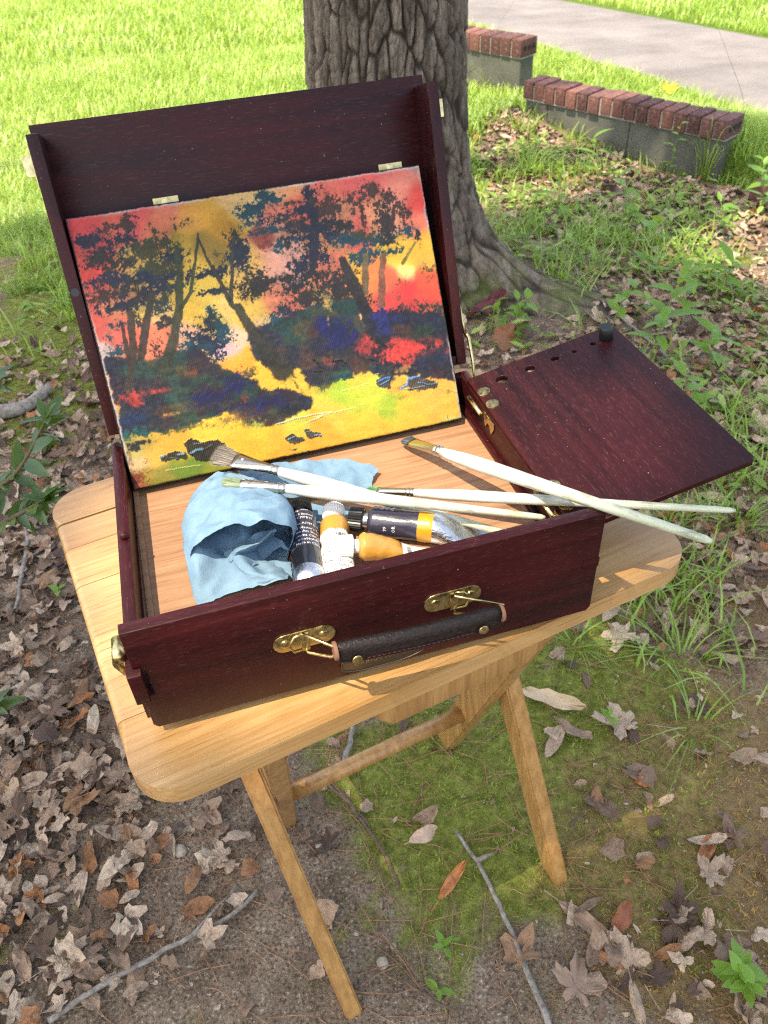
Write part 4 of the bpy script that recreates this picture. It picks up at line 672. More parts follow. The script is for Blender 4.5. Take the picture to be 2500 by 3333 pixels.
tube('dowel_pin', [(.0035, .133, HS - .002), (.0035, .133, HS + .004), (.0035, .133, HS + .0055)], [.0032, .0032, .002], M_MX, side, 12)
prism('side_panel', [(BW - RT, RT + .0003), (BW - .0002, RT + .0003), (BW - .0002, BD), (BW - RT, BD)], .0, HS, M_MY, pbox, .0007)
box('back_panel', RT, BW - RT, BD - RT, BD - .0003, .0, HS - .0003, M_MX, pbox)
box('floor_panel', RT * .6, BW - RT * .9, RT + .0005, BD - RT, FZ - .004, FZ, M_CEDAR, pbox, 0)
box('floor_edging', RT + .0003, RT + .0046, RT + .001, BD - RT, FZ - .001, FZ + .0045, M_CEDAR, pbox, .0005)
box('floor_edging', BW - RT - .0046, BW - RT - .0003, RT + .001, BD - RT, FZ - .001, FZ + .0045, M_MY, pbox, .0005)
box('base_board', RT * .6, BW - RT * .7, RT + .0005, BD - RT, .001, .005, M_MX, pbox, 0)
for fx, fy in ((.026, .016), (BW - .03, .016), (.026, BD - .02), (BW - .03, BD - .02)):
    lathe('foot', [(.0055, -FOOT), (.0075, -FOOT + .001), (.0085, .0012)], M_RUBBER, pbox, 18, Matrix.Translation((fx, fy, 0)))
# lid
LA = R(109.6); LL = .25; LR = .0374
ld = Vector((0, -math.cos(LA), math.sin(LA))); ln = Vector((0, -math.sin(LA), -math.cos(LA))); lo = Vector((0, BD, HS)) - ln * LR
LM = Matrix(((1, ld.x, ln.x, lo.x), (0, ld.y, ln.y, lo.y), (0, ld.z, ln.z, lo.z), (0, 0, 0, 1)))   # lid local: x, s (up the lid), n (towards the rim)
lid = box('lid_panel', .0005, BW - .0005, .006, LL + RT, -.0042, 0, M_MX, pbox, .0006, 2, LM)
box('lid_rail', 0, RT, .0065, LL, .0002, LR, M_ML, lid, .0008, 2, LM)
box('lid_rail', BW - RT, BW, .0065, LL, .0002, LR, M_ML, lid, .0008, 2, LM)
box('lid_end_rail', RT + .0002, BW - RT - .0002, .0065, .0155, .0002, LR - .001, M_MX, lid, .0008, 2, LM)
box('hinge_strip', .004, BW - .004, .0005, .006, .0, .028, M_PALEWOOD, lid, .0005, 2, LM)
for cx in (.0937, .2956):
    c = prism('canvas_clip', [(-.011, .172), (.011, .172), (.011, .192), (-.011, .192)], .0003, .0016, M_BRASS, lid, .0003, 1, LM @ Matrix.Translation((cx, 0, 0)))
    box('clip_arm', cx - .006, cx + .006, .1795, .181, .0016, .0125, M_BRASS, c, .0002, 1, LM)
    lathe('clip_rivet', [(.0042, .0016), (.004, .0022), (.002, .0026)], M_BRASS, c, 16, LM @ Matrix.Translation((cx, .187, 0)))
for sx in (-1, 1):                                          # catches on the outside of the lid rails
    x0 = -.0012 if sx < 0 else BW + .0002
    c = box('catch_plate', x0, x0 + .001, .212, .244, LR - .030, LR - .004, M_BRASS, lid, .0003, 1, LM)
    if sx < 0: prism('catch_tongue', [(-.0085, .222), (-.007, .220), (-.001, .220), (-.001, .236), (-.007, .236), (-.0085, .234)], LR - .012, LR - .0105, M_BRASS, c, .0003, 1, LM)
    else: box('catch_tongue', BW + .0012, BW + .0062, .222, .2365, LR - .012, LR - .010, M_BRASS, c, .0003, 1, LM)
lathe('dowel_socket', [(.0034, LR - .0004), (.0034, LR + .00015)], M_BLACK, lid, 16, LM @ Matrix.Translation((.0047, .1299, 0)))
# brass lid stay on the right, joining lid rail and side panel
st = tube('lid_stay', [LM @ Vector((BW + .0022, .078, LR * .55)), LM @ Vector((BW + .003, .046, LR * .75)), LM @ Vector((BW + .0042, .030, LR * .85))], .0016, M_BRASS, pbox, 8)
tube('stay_arm', [LM @ Vector((BW + .0032, .036, LR * .78)), LM @ Vector((BW + .0062, .030, LR * .86)), LM @ Vector((BW + .0068, .008, LR * .96)), (BW + .0062, BD - .006, HS - .012), (BW + .004, BD - .010, HS - .026)], .0017, M_BRASS, st, 8)
box('stay_plate', BW + .0003, BW + .0022, .004, .04, LR * .35, LR * .8, M_BRASS, st, .0003, 1, LM)
box('stay_foot', BW + .0003, BW + .003, BD - .022, BD - .002, HS - .034, HS - .006, M_BRASS, st, .0004)
# draw latch on the left side near the front
la = box('draw_latch', -.0075, -.0035, .012, .030, .058, .0605 + .002, M_BRASS, pbox, .0008)
prism('latch_plate', [(.010, .036), (.032, .036), (.030, .062), (.026, .068), (.016, .068), (.012, .062)], -.0062, -.0048, M_BRASS, la, .0003, 1, Matrix(((0, 0, 1, 0), (1, 0, 0, 0), (0, 1, 0, 0), (0, 0, 0, 1))))
tube('latch_roll', [(-.0072, .009, .0685), (-.0072, .027, .0685)], .0042, M_BRASS, la, 12)
tube('latch_hook', [(-.0085, .018, .067), (-.0105, .018, .055), (-.008, .018, .043)], [.0035, .0038, .0018], M_BRASS, la, 8)
# palette hinged on the right side
PA = R(10.8)
pu = Vector((math.cos(PA), 0, math.sin(PA))); pnv = Vector((-math.sin(PA), 0, math.cos(PA))); po = Vector((.327, .0215, HS + .0038))
PM = Matrix(((pu.x, 0, pnv.x, po.x), (pu.y, 1, pnv.y, po.y), (pu.z, 0, pnv.z, po.z), (0, 0, 0, 1)))
def plate_with_holes(name, w, l, th, holes, mat, parent, M):
    cu = bpy.data.curves.new('c', 'CURVE'); cu.dimensions = '2D'; cu.fill_mode = 'BOTH'; cu.extrude = th / 2 - .0005; cu.bevel_depth = .0005; cu.bevel_resolution = 1
    def spl(P):
        s = cu.splines.new('POLY'); s.points.add(len(P) - 1); s.use_cyclic_u = True
        for q, (x, y) in zip(s.points, P): q.co = (x, y, 0, 1)
    r = .004; spl([(.0005, .0005), (w - r, .0005), (w - .0005, r), (w - .0005, l - r), (w - r, l - .0005), (.0005, l - .0005)])
    for hx, hy, hr in holes: spl([(hx + (hr + .0005) * math.cos(2 * PI * k / 20), hy + (hr + .0005) * math.sin(2 * PI * k / 20)) for k in range(20)])
    o = bpy.data.objects.new('c', cu); COL.objects.link(o)
    me = bpy.data.meshes.new_from_object(o.evaluated_get(bpy.context.evaluated_depsgraph_get())); bpy.data.objects.remove(o)
    me.transform(M @ Matrix.Translation((0, 0, -th / 2))); me.materials.clear(); me.materials.append(mat); me.name = name
    return link(bpy.data.objects.new(name, me), parent)
pal = plate_with_holes('palette', .1493, .2216, .0052, [(.0275, .2025, .0056), (.0558, .2025, .0047), (.0815, .2032, .0040), (.101, .2032, .0022), (.1204, .204, .0026)], M_PAL, pbox, PM)
pal['label'] = 'dark brown folding palette board with brush holes hinged on the right side of the box'
lathe('knob', [(.0062, .0002), (.0066, .001), (.0062, .0115), (.0055, .0125)], M_BLACK, pal, 24, PM @ Matrix.Translation((.1345, .2052, 0)))
for v0, v1 in ((.1949, .174), (.0516, .0273)):
    h = tube('hinge', [PM @ Vector((-.0075, v0 + .004, -.0025)), PM @ Vector((-.0075, v1 - .004, -.0025))], .0019, M_BRASS, pal, 10)
    prism('hinge_leaf', [(v1 - .001, HS - .001), (v1 - .001, HS - .007), (v1 + .004, HS - .015), (v1 + .008, HS - .008), (v1 + .013, HS - .008), (v1 + .017, HS - .015), (v0 + .001, HS - .007), (v0 + .001, HS - .001)], BW - RT - .0016, BW - RT - .0003, M_BRASS, h, .0002, 1, Matrix(((0, 0, 1, 0), (1, 0, 0, 0), (0, 1, 0, 0), (0, 0, 0, 1))))
    for vv in (v0, v1): lathe('rivet', [(.0062, .0001), (.006, .0008), (.003, .0011)], M_BRASS, pal, 20, PM @ Matrix.Translation((.0062, vv, 0)))
box('hinge_spacer', BW - RT + .001, BW - .001, .03, BD - .03, HS + .0001, HS + .0022, M_MY, pbox, .0003)
# handle
hd = None
def wire(name, P, r, mat, parent, n=8): return tube(name, P, r, mat, parent, n)
bl_, br_ = Vector((.131, -.0235, .0605)), Vector((.2475, -.0235, .0545))
segs = []
for k in range(21):
    t = k / 20; p = bl_.lerp(br_, t); p.y -= .002 * math.sin(PI * t); segs.append(p)
V = []; F = []; nb = 16
for i, p in enumerate(segs):
    e = min(i, 20 - i); rr = .0054 + .0013 * min(1, e / 2)
    for k in range(nb):
        a = 2 * PI * k / nb; cy, cz = math.cos(a), math.sin(a)
        yy = cy * rr * .8; zz = cz * rr * 1.05 + (0 if cz > 0 else cz * .0045)
        V.append((p.x, p.y + yy - .0022 * (cz < -.5), p.z + zz))
for i in range(20):
    for k in range(nb): F.append((i * nb + k, i * nb + (k + 1) % nb, (i + 1) * nb + (k + 1) % nb, (i + 1) * nb + k))
F.append(tuple(range(nb))[::-1]); F.append(tuple(20 * nb + k for k in range(nb)))
hd = mesh('handle', V, F, M_LEATHER, pbox, True); hd['label'] = 'black pebbled leather carrying handle on brass rings'
for s, p in ((-1, segs[0]), (1, segs[-1])):
    lathe('strap_end', [(.0064, -.0012), (.0066, .0002), (.0062, .0012), (.0026, .0013)], M_RAWLEATHER, hd, 18, disc_M((p.x + s * .0012, p.y, p.z - .0004), (s, 0, -.05 * s)))
for t in (.1, .87):
    p = bl_.lerp(br_, t); lathe('rivet', [(.0036, 0), (.0033, .0007), (.0015, .001)], M_BRASS, hd, 16, disc_M((p.x, p.y - .0088, p.z - .0038), (0, -1, .12)))
for k in range(22):
    t = .16 + .66 * k / 22; p = bl_.lerp(br_, t); y = p.y - .002 * math.sin(PI * t) - .0068
    tube('stitch', [(p.x, y + .0002, p.z - .0052), (p.x + .0012, y - .0003, p.z - .0053), (p.x + .0024, y + .0002, p.z - .0054)], .00035, M_STITCH, hd, 4)
for xa, xb, zc, s in ((.0913, .1352, .0535, 1), (.1997, .243, .055, -1)):
    r = .0085; P = []
    for cx, a0 in ((xb - r, -90), (xa + r, 90)):
        for k in range(9): a = R(a0 + 180 * k / 8); P.append((cx + r * math.cos(a), zc + r * math.sin(a)))
    pl = stand(P, -.0014, -.0001, 'mounting_plate', M_BRASS, hd, .0003); xc = (xa + xb) / 2
    stand([(xc - .0032, zc - .0088), (xc + .0032, zc - .0088), (xc + .0032, zc + .0088), (xc - .0032, zc + .0088)], -.0046, -.0012, 'ring_loop', M_BRASS, hd, .0016)
    for q in (xa + r, xb - r): lathe('screw', [(.0036, 0), (.0034, .0009), (.0016, .0015)], M_BRASS, hd, 16, disc_M((q, -.0014, zc), (0, -1, 0)))
    e = segs[0] if s > 0 else segs[-1]
    tube('ring', [(xc - s * .001, -.003, zc + .0085), (xc + s * .001, -.007, zc + .0095), (e.x - s * .004, e.y + .002, e.z + .0045), (e.x + s * .003, e.y, e.z + .0008), (e.x + s * .003, e.y, e.z - .004), (e.x - s * .004, e.y + .003, e.z - .009), (xc + s * .001, -.006, zc - .0095), (xc - s * .001, -.003, zc - .0085)], .0011, M_BRASS, hd, 8)
    tube('d_ring', [(xc, -.003, zc + .008), (xc - s * .007, -.004, zc + .0075), (xc - s * .0115, -.005, zc + .001), (xc - s * .0085, -.005, zc - .0065), (xc, -.003, zc - .008)], .0009, M_BRASS, hd, 8)
# oval maker's plate under the handle
P = [(.1675 + .031 * max(-1, min(1, 1.12 * math.cos(a))), .0125 + .0092 * max(-1, min(1, 1.08 * math.sin(a)))) for a in [2 * PI * k / 36 for k in range(36)]]
Q = []
for q in P:
    if not Q or math.dist(q, Q[-1]) > 1e-5: Q.append(q)
M_PEWTER = simple('dark_pewter', srgb(92, 84, 74), .4, .9, bump=(200, .3, .0006))
npl = stand(Q, -.0011, -.0001, 'name_plate', M_PEWTER, pbox, .0003)
tube('name_plate_rim', [(x, -.0013, z) for x, z in Q] + [(Q[0][0], -.0013, Q[0][1])], .00045, M_PEWTER, npl, 6)
tv, tf = text_vf('URBAN ARTIST', .0064, 'CENTER'); mesh('lettering', np.stack([tv[:, 0] + .1675, np.full(len(tv), -.0013), tv[:, 1] + .0102], 1), tf, M_BRASS, npl)

# ------------------------------------------------------------------ painting
CW, CH, CT = .3048, .2286, .0145; CTL = R(30.8)
canvas = empty('canvas_painting', (0, 0, 0)); tag(canvas, 'small oil painting of dark trees by a yellow stream leaning in the open lid', 'painting')
cvec = Matrix.Rotation(-CTL, 4, 'X')
BMAT = Matrix.Translation((BX, BY, TABLE_Z + FOOT)) @ Matrix.Rotation(BYAW, 4, 'Z')
canvas.matrix_world = BMAT @ Matrix.Translation((.0105, .2192, FZ + CT * math.sin(CTL) + .0004)) @ cvec          # local: x right, y into the stretcher, z up the picture
NX, NY = 500, 376
rgb, hgt = paint_picture(NX, NY)
U, Vv = np.meshgrid(np.linspace(0, 1, NX), np.linspace(0, 1, NY))
edge = np.minimum(np.minimum(U * CW, (1 - U) * CW), np.minimum(Vv * CH, (1 - Vv) * CH)); rnd = .003
yy = np.where(edge < rnd, rnd - np.sqrt(np.maximum(0, rnd ** 2 - (rnd - edge) ** 2)), 0) - .0011 * hgt * sstep(0, .006, edge) - .0002 * fbm(U * 60, Vv * 45, 41, 3)
X = U * CW; Z = Vv * CH; co = np.stack([X, yy, Z], -1).reshape(-1, 3)
idx = np.arange(NX * NY).reshape(NY, NX); fq = np.stack([idx[:-1, :-1], idx[:-1, 1:], idx[1:, 1:], idx[1:, :-1]], -1).reshape(-1, 4)
face = mesh('painted_face', co, fq, mat_canvas(), canvas, True)
ca = face.data.color_attributes.new('paint', 'FLOAT_COLOR', 'POINT'); ca.data.foreach_set('color', np.concatenate([.55 * (.93 * rgb + .07 * rgb.mean(-1, keepdims=True)).reshape(-1, 3), np.ones((NX * NY, 1))], 1).astype(np.float32).ravel())
M_CEDGE = simple('black_painted_canvas_edge', srgb(30, 29, 33), .6, bump=(700, .5, .0006)); M_COPPER = simple('copper_paint', srgb(150, 74, 46), .35, .3)
box('wrapped_edge', .0003, CW - .0003, .0022, CT, .0003, CH - .0003, M_CEDGE, canvas, .0012)

# ------------------------------------------------------------------ paper towel
def crom(G, n, ax):
    G = np.moveaxis(G, ax, 0); m = G.shape[0]; t = np.linspace(0, m - 1, n); i = np.minimum(t.astype(int), m - 2); f = (t - i).reshape(-1, *([1] * (G.ndim - 1)))
    P0 = G[np.maximum(i - 1, 0)]; P1 = G[i]; P2 = G[i + 1]; P3 = G[np.minimum(i + 2, m - 1)]
    o = .5 * (2 * P1 + (P2 - P0) * f + (2 * P0 - 5 * P1 + 4 * P2 - P3) * f ** 2 + (3 * P1 - P0 - 3 * P2 + P3) * f ** 3)
    return np.moveaxis(o, 0, ax)
T_CORNET=[[(0.1311, 0.1535, 0.0375), (0.1301, 0.1236, 0.0375), (0.1187, 0.0961, 0.0415)], [(0.132, 0.1534, 0.0515), (0.1334, 0.1143, 0.0595), (0.1258, 0.0901, 0.0595)], [(0.121, 0.1535, 0.0675), (0.1257, 0.1138, 0.0795), (0.1233, 0.0831, 0.0835)], [(0.1051, 0.1694, 0.0695), (0.0995, 0.1228, 0.0855), (0.104, 0.0834, 0.0935)], [(0.086, 0.1962, 0.0595), (0.0785, 0.1452, 0.0775), (0.0805, 0.0952, 0.0835)], [(0.0687, 0.2075, 0.0435), (0.058, 0.1605, 0.0595), (0.0584, 0.1008, 0.0715)], [(0.059, 0.2, 0.0355), (0.0451, 0.1415, 0.0475), (0.0473, 0.1042, 0.0535)], [(0.0705, 0.1768, 0.0415), (0.055, 0.1111, 0.0575), (0.0461, 0.0739, 0.0365)], [(0.0874, 0.1475, 0.0535), (0.0745, 0.1141, 0.0475), (0.0733, 0.0723, 0.0375)], [(0.1013, 0.1352, 0.0595), (0.085, 0.0866, 0.0515), (0.1115, 0.065, 0.0475)], [(0.1176, 0.1475, 0.0515), (0.1088, 0.1084, 0.0375), (0.1182, 0.0854, 0.0375)], [(0.1294, 0.153, 0.0435), (0.1293, 0.1238, 0.0365), (0.1204, 0.0998, 0.0365)]]
T_INNER=[[(0.0736, 0.1111, 0.0455), (0.091, 0.1092, 0.0555), (0.1123, 0.1081, 0.0635)], [(0.0738, 0.099, 0.0405), (0.0895, 0.0933, 0.0615), (0.1153, 0.0956, 0.0695)], [(0.0848, 0.0889, 0.0475), (0.0987, 0.1077, 0.0455), (0.1137, 0.1073, 0.0535)], [(0.0919, 0.0905, 0.0455), (0.1077, 0.1022, 0.0435), (0.1242, 0.0963, 0.0495)]]
T_FLAP=[[(0.0995, 0.19, 0.0635), (0.1286, 0.195, 0.0575), (0.161, 0.1981, 0.0495), (0.19, 0.193, 0.0465), (0.2196, 0.1768, 0.0435)], [(0.105, 0.1744, 0.0655), (0.1305, 0.1778, 0.0575), (0.157, 0.1826, 0.0465), (0.1827, 0.1775, 0.0415), (0.2113, 0.1665, 0.0395)], [(0.1163, 0.1569, 0.0595), (0.1338, 0.1615, 0.0475), (0.1517, 0.1629, 0.0395), (0.1776, 0.1594, 0.0365), (0.2021, 0.1547, 0.0355)]]
T_UNDER=[[(0.1336, 0.168, 0.0355), (0.1576, 0.1557, 0.035), (0.1813, 0.1435, 0.0345)], [(0.1308, 0.1481, 0.0355), (0.1542, 0.1362, 0.035), (0.182, 0.1268, 0.0345)], [(0.1272, 0.1255, 0.0355), (0.151, 0.1175, 0.035), (0.1723, 0.1104, 0.0345)]]
T_UNDERB=[[(0.0979, 0.1002, 0.0395), (0.1097, 0.0981, 0.0375), (0.1221, 0.0947, 0.0355)], [(0.1008, 0.0894, 0.0385), (0.1105, 0.0881, 0.0365), (0.1209, 0.0855, 0.0355)], [(0.1058, 0.0792, 0.0365), (0.1127, 0.0778, 0.0355), (0.1193, 0.075, 0.035)]]

towel_v = []; towel_f = []; tn = 0
for gi, (G, na, nb) in enumerate(((T_CORNET, 110, 44), (T_INNER, 36, 36), (T_FLAP, 24, 40), (T_UNDER, 14, 20), (T_UNDERB, 14, 16))):
    A_ = crom(crom(np.array(G, float), na, 0), nb, 1)
    ii, jj = np.meshgrid(np.arange(na), np.arange(nb), indexing='ij')
    k = .0042 if gi < 3 else .0012
    A_[..., 2] += k * ((fbm(A_[..., 0] * 70 + gi * 5, A_[..., 1] * 70 + ii * .05, 50 + gi, 3) - .5) + .75 * (.5 - np.abs(2 * fbm(A_[..., 0] * 48 + gi * 3 + A_[..., 1] * 26, A_[..., 1] * 50 - A_[..., 0] * 30, 57, 2) - 1) * 2.4)); A_[..., 0] += k * .8 * (fbm(ii * .12, jj * .16 + gi * 7, 55, 3) - .5); A_[..., 1] += k * (fbm(ii * .12, jj * .16 + gi * 7, 56, 3) - .5)
    A_[..., 2] = np.maximum(A_[..., 2], FZ + .0004 + .0003 * gi); A_[..., 1] = np.maximum(A_[..., 1], RT + .002)
    A_[:, -1, :2] += .0007 * (RNG.random((na, 2)) - .5)
    ix = np.arange(na * nb).reshape(na, nb) + tn; tn += na * nb
    towel_v.append(A_.reshape(-1, 3)); towel_f.append(np.stack([ix[:-1, :-1], ix[:-1, 1:], ix[1:, 1:], ix[1:, :-1]], -1).reshape(-1, 4))
tw = mesh('paper_towel', np.concatenate(towel_v), np.concatenate(towel_f), mat_towel(), None, True)
tw.matrix_world = BMAT; tag(tw, 'crumpled blue paper towel bunched up inside the paint box', 'paper towel')

# ------------------------------------------------------------------ brushes
M_HANDLE = mat_handle()
def brush(label, tip, end, bristle, shape, length_b, w_b, scale=1.0, roll=0):
    tip = Vector(tip); end = Vector(end); ax = (end - tip); L = ax.length; ax.normalize()
    y = Vector((0, 0, 1)); y = (y - ax * y.dot(ax)).normalized(); x = y.cross(ax)
    Mx = Matrix(((x.x, y.x, ax.x, tip.x), (x.y, y.y, ax.y, tip.y), (x.z, y.z, ax.z, tip.z), (0, 0, 0, 1)))
    root = empty('paintbrush'); root.matrix_world = BMAT @ Mx @ Matrix.Rotation(roll, 4, 'Z'); tag(root, label, 'paintbrush', 'paintbrushes in the box')
    lf = .034 * scale; z1 = length_b; z2 = z1 + lf; n = 20
    def sect(z, w, t): return [(w * math.cos(2 * PI * k / n), t * math.sin(2 * PI * k / n), z) for k in range(n)]
    def loft(name, secs, mat):
        V = []; F = []
        for s in secs: V += s
        for i in range(len(secs) - 1):
            for k in range(n): F.append((i * n + k, i * n + (k + 1) % n, (i + 1) * n + (k + 1) % n, (i + 1) * n + k))
        F.append(tuple(range(n))[::-1]); F.append(tuple((len(secs) - 1) * n + k for k in range(n)))
        o = mesh(name, V, F, mat, root, True); return o
    rf = .0036 * scale
    # ferrule: flat at the hair, round at the handle, two crimped rings
    secs = []
    for k in range(9):
        t = k / 8; secs.append(sect(z1 + lf * .78 * t, w_b * (1 - t) + rf * t, (rf * .55 if shape != 'round' else rf * .8) * (1 - t) + rf * t))
    for q, m in ((.80, 1), (.82, 1.14), (.85, 1.14), (.87, .98), (.90, .98), (.92, 1.14), (.95, 1.14), (.97, 1), (1, 1)): secs.append(sect(z1 + lf * q, rf * m, rf * m))
    fer = loft('ferrule', secs, M_STEEL)
    if shape == 'fan':
        tk = mesh('ferrule_crimp', *tube_vf([(0, rf * .62, z1 + .006), (0, rf * .72, z1 + .009)], [.0012, .0012], 8), M_STEEL, fer, True)
    Lh = L - z2
    prof = [(0, .92), (.04, 1.05), (.12, 1.3), (.22, 1.38), (.4, 1.2), (.6, .98), (.8, .78), (.94, .66), (.985, .56), (1, .3)]
    V, F = tube_vf([(0, 0, z2 - .0005 + Lh * a) for a, _ in prof], [rf * b for _, b in prof], 16); mesh('brush_handle', V, F, M_HANDLE, root, True)
    V = []; F = []; rs = random.Random(hash(label) % 999)
    cnt = 420 if shape == 'fan' else 300
    for i in range(cnt):
        a = rs.uniform(0, 2 * PI); r = math.sqrt(rs.random()); bx = r * math.cos(a) * w_b * .95; by = r * math.sin(a) * rf * .5
        if shape == 'fan': ex = bx * 1.45 + rs.gauss(0, .0006); ez = .0025 * (abs(bx) / w_b) ** 2 + rs.uniform(0, .002); ey = by * 1.5 + rs.gauss(0, .0006)
        elif shape == 'round': ex = bx * 1.05 + rs.gauss(0, .0007); ez = length_b * (.25 * r + rs.uniform(0, .18)); ey = by * 1.3 + rs.gauss(0, .0005)
        else: ex = bx * .95 + rs.gauss(0, .0006) + .0022; ez = rs.uniform(0, .003) + .18 * (bx + w_b); ey = by + rs.gauss(0, .0006)
        w = .00022; b0 = len(V); c = rs.uniform(-.0004, .0004)
        V += [(bx - w, by, z1 + .001), (bx + w, by, z1 + .001), ((bx + ex) / 2 + w + c, (by + ey) / 2, (z1 + ez) / 2), ((bx + ex) / 2 - w + c, (by + ey) / 2, (z1 + ez) / 2), (ex, ey, ez)]
        F += [(b0, b0 + 1, b0 + 2, b0 + 3), (b0 + 3, b0 + 2, b0 + 4)]
    hair = mesh('bristles', V, F, bristle, root)
    core = [sect(z1 + .001, w_b * .92, rf * .5), sect(z1 * .5, w_b * (1.1 if shape == 'fan' else .9), rf * .5), sect(z1 * .22 + .0008, w_b * (1.2 if shape == 'fan' else .72), rf * .3)]
    loft('bristle_core', core, bristle)
    return root
M_B1 = mat_bristle('grey_brown_bristle', srgb(74, 66, 58), srgb(150, 140, 128)); M_B2 = mat_bristle('green_stained_bristle', srgb(84, 106, 78), srgb(152, 164, 130)); M_B3 = mat_bristle('blue_black_bristle', srgb(22, 28, 34), srgb(74, 88, 98)); M_B4 = mat_bristle('bright_green_bristle', srgb(40, 84, 50), srgb(110, 170, 110))
brush('white handled fan brush with splayed grey brown bristles lying across the blue towel', (.0823, .1958, FZ + .0465), (.2985, .0575, FZ + .0056), M_B1, 'fan', .020, .0098, 1.15)
brush('white handled brush with sage green bristles, its tip on the blue towel', (.0812, .1569, FZ + .0470), (.3170, .0500, FZ + .0265), M_B2, 'round', .019, .0052, 1.08)
brush('white handled angled brush with blue black bristles resting over the right front corner', (.2526, .212, FZ + .006), (.3655, -.072, .1278), M_B3, 'angle', .014, .0066, 1.25)
brush('white handled brush poking out over the table, its bright green tip under the towel', (.1985, .156, FZ + .0048), (.4225, -.026, .0985), M_B4, 'round', .015, .0042)
hb = tube('loose_bristle', [(.098, .134, FZ + .052), (.106, .137, FZ + .0545), (.113, .143, FZ + .0535), (.121, .150, FZ + .050)], [.00012, .00025, .0002, .0001], M_INK_K, None, 5); hb.matrix_world = BMAT; tag(hb, 'single dark hair lying on the blue towel', 'hair')

# ------------------------------------------------------------------ paint tubes
def paint_tube(label, cap_pt, end_pt, r, zones, cap_mat, lines=None, flat_at=.55, wmax=1.45, cap_len=.012, neck=.004, crumple=.0006, seed=1, lift=None, roll=0, ink=None):
    a = Vector(cap_pt); b = Vector(end_pt); L = (b - a).length; d = (b - a).normalized(); y = Vector((0, 0, 1)).cross(d).normalized(); z = d.cross(y)
    Mx = Matrix(((d.x, y.x, z.x, a.x), (d.y, y.y, z.y, a.y), (d.z, y.z, z.z, a.z), (0, 0, 0, 1)))
    root = empty('paint_tube'); root.matrix_world = BMAT @ Mx; tag(root, label, 'paint tube', 'paint tubes in the box')
    x0 = cap_len + neck; n = 32; ns = 40
    def wh(t):
        s = max(0, (t - flat_at) / (1 - flat_at)); s = s * s * (3 - 2 * s); return r * (1 + (wmax - 1) * s), r * (1 - s) + .0007 * s
    def surf(x, ph, o=0.0):
        t = max(0, min(1, (x - x0) / (L - x0))); w, h = wh(t); k = 1.0
        if x < x0 + .004: k = .62 + .38 * max(0, (x - x0) / .004) ** .6
        c = crumple * (fbm(np.array(x * 130.0), np.array(ph * 2.2), seed, 3) - .5) * min(1, t * 5) * 2
        return ((x, (w * k + o + float(c)) * math.sin(ph), -r + h + (h * k + o + float(c)) * math.cos(ph)))
    xs = np.concatenate([np.linspace(x0, x0 + .0045, 6), np.linspace(x0 + .006, L, ns)])
    V = [surf(x, 2 * PI * k / n) for x in xs for k in range(n)]; F = []; MI = []
    for i in range(len(xs) - 1):
        t = (xs[i] - x0) / (L - x0)
        for k in range(n):
            F.append((i * n + k, i * n + (k + 1) % n, (i + 1) * n + (k + 1) % n, (i + 1) * n + k)); MI.append(next(j for j, (tt, m) in enumerate(zones) if t <= tt))
    F.append(tuple(range(n))[::-1]); MI.append(0); F.append(tuple((len(xs) - 1) * n + k for k in range(n))); MI.append(len(zones) - 1)
    body = mesh('tube_body', V, F, None, root, True, [m for _, m in zones], MI)
    MR = Matrix(((0, 0, 1, 0), (0, 1, 0, 0), (-1, 0, 0, 0), (0, 0, 0, 1)))
    lathe('tube_neck', [(r * .5, cap_len - .001), (r * .5, x0 + .001)], zones[-1][1], root, 20, MR)
    lathe('cap', [(r * .6, 0), (r * .76, .0008), (r * .78, cap_len - .0006), (r * .7, cap_len)], cap_mat, root, 56, MR, (r * .03, 28, .0005, cap_len - .0004), False)
    if lines:
        VV = []; FF = []; off = 0
        for s, xp, size, ph0 in lines:
            if s == '|':
                rs = random.Random(3)
                for q in range(22):
                    pa = ph0 + q * size * .16 / r; wd = size * rs.choice((.04, .07, .1)) / r
                    for xa in (0,):
                        VV += [surf(xp, pa, .00025), surf(xp, pa + wd, .00025), surf(xp + size * 1.7, pa + wd, .00025), surf(xp + size * 1.7, pa, .00025)]; FF.append((off, off + 1, off + 2, off + 3)); off += 4
                continue
            tv, tf = text_vf(s, size)
            VV += [surf(xp - q[1], ph0 + q[0] / r, .00025) for q in tv]; FF += [tuple(i + off for i in f) for f in tf]; off += len(tv)
        mesh('printed_text', VV, FF, ink, root)
    return root, surf
M_NAVY = mat_tube('navy_tube_label', srgb(46, 46, 60)); M_TBLACK = mat_tube('black_tube_band', srgb(20, 20, 26)); M_OCHRE = mat_tube('ochre_tube_paint', srgb(178, 130, 58)); M_OCHRE2 = mat_tube('ochre_band', srgb(192, 136, 38)); M_FOIL = mat_foil(); M_LABEL = mat_tube('white_wrinkled_label', srgb(208, 208, 206), .4); M_RED = mat_tube('red_mark', srgb(190, 40, 34))
fz = FZ + .0006
paint_tube('navy paint tube with black cap and white print beside the blue towel', (.1427, .147, fz + .0119), (.126, .030, fz + .0119), .0117, [(.44, M_NAVY), (.62, M_TBLACK), (1, M_FOIL)], M_BLACK,
    [('ess: ****', .0225, .0036, -.55), ('efined linseed oil', .0270, .0036, -.85), ('PG7/PB15', .0312, .0036, -.5), ('rms to ASTM D-4236', .0382, .0034, -.9), ('2021 Master\'s Touch', .0436, .0036, -.9), ('Fine Art Studio', .0478, .0036, -.65), ('Oklahoma City, OK 73179', .0520, .0036, -1.05), ('www.hobbylobby.com', .0562, .0036, -.9), ('Made in China', .0606, .0036, -.6)], .7, 1.4, ink=M_INK_W, seed=3)
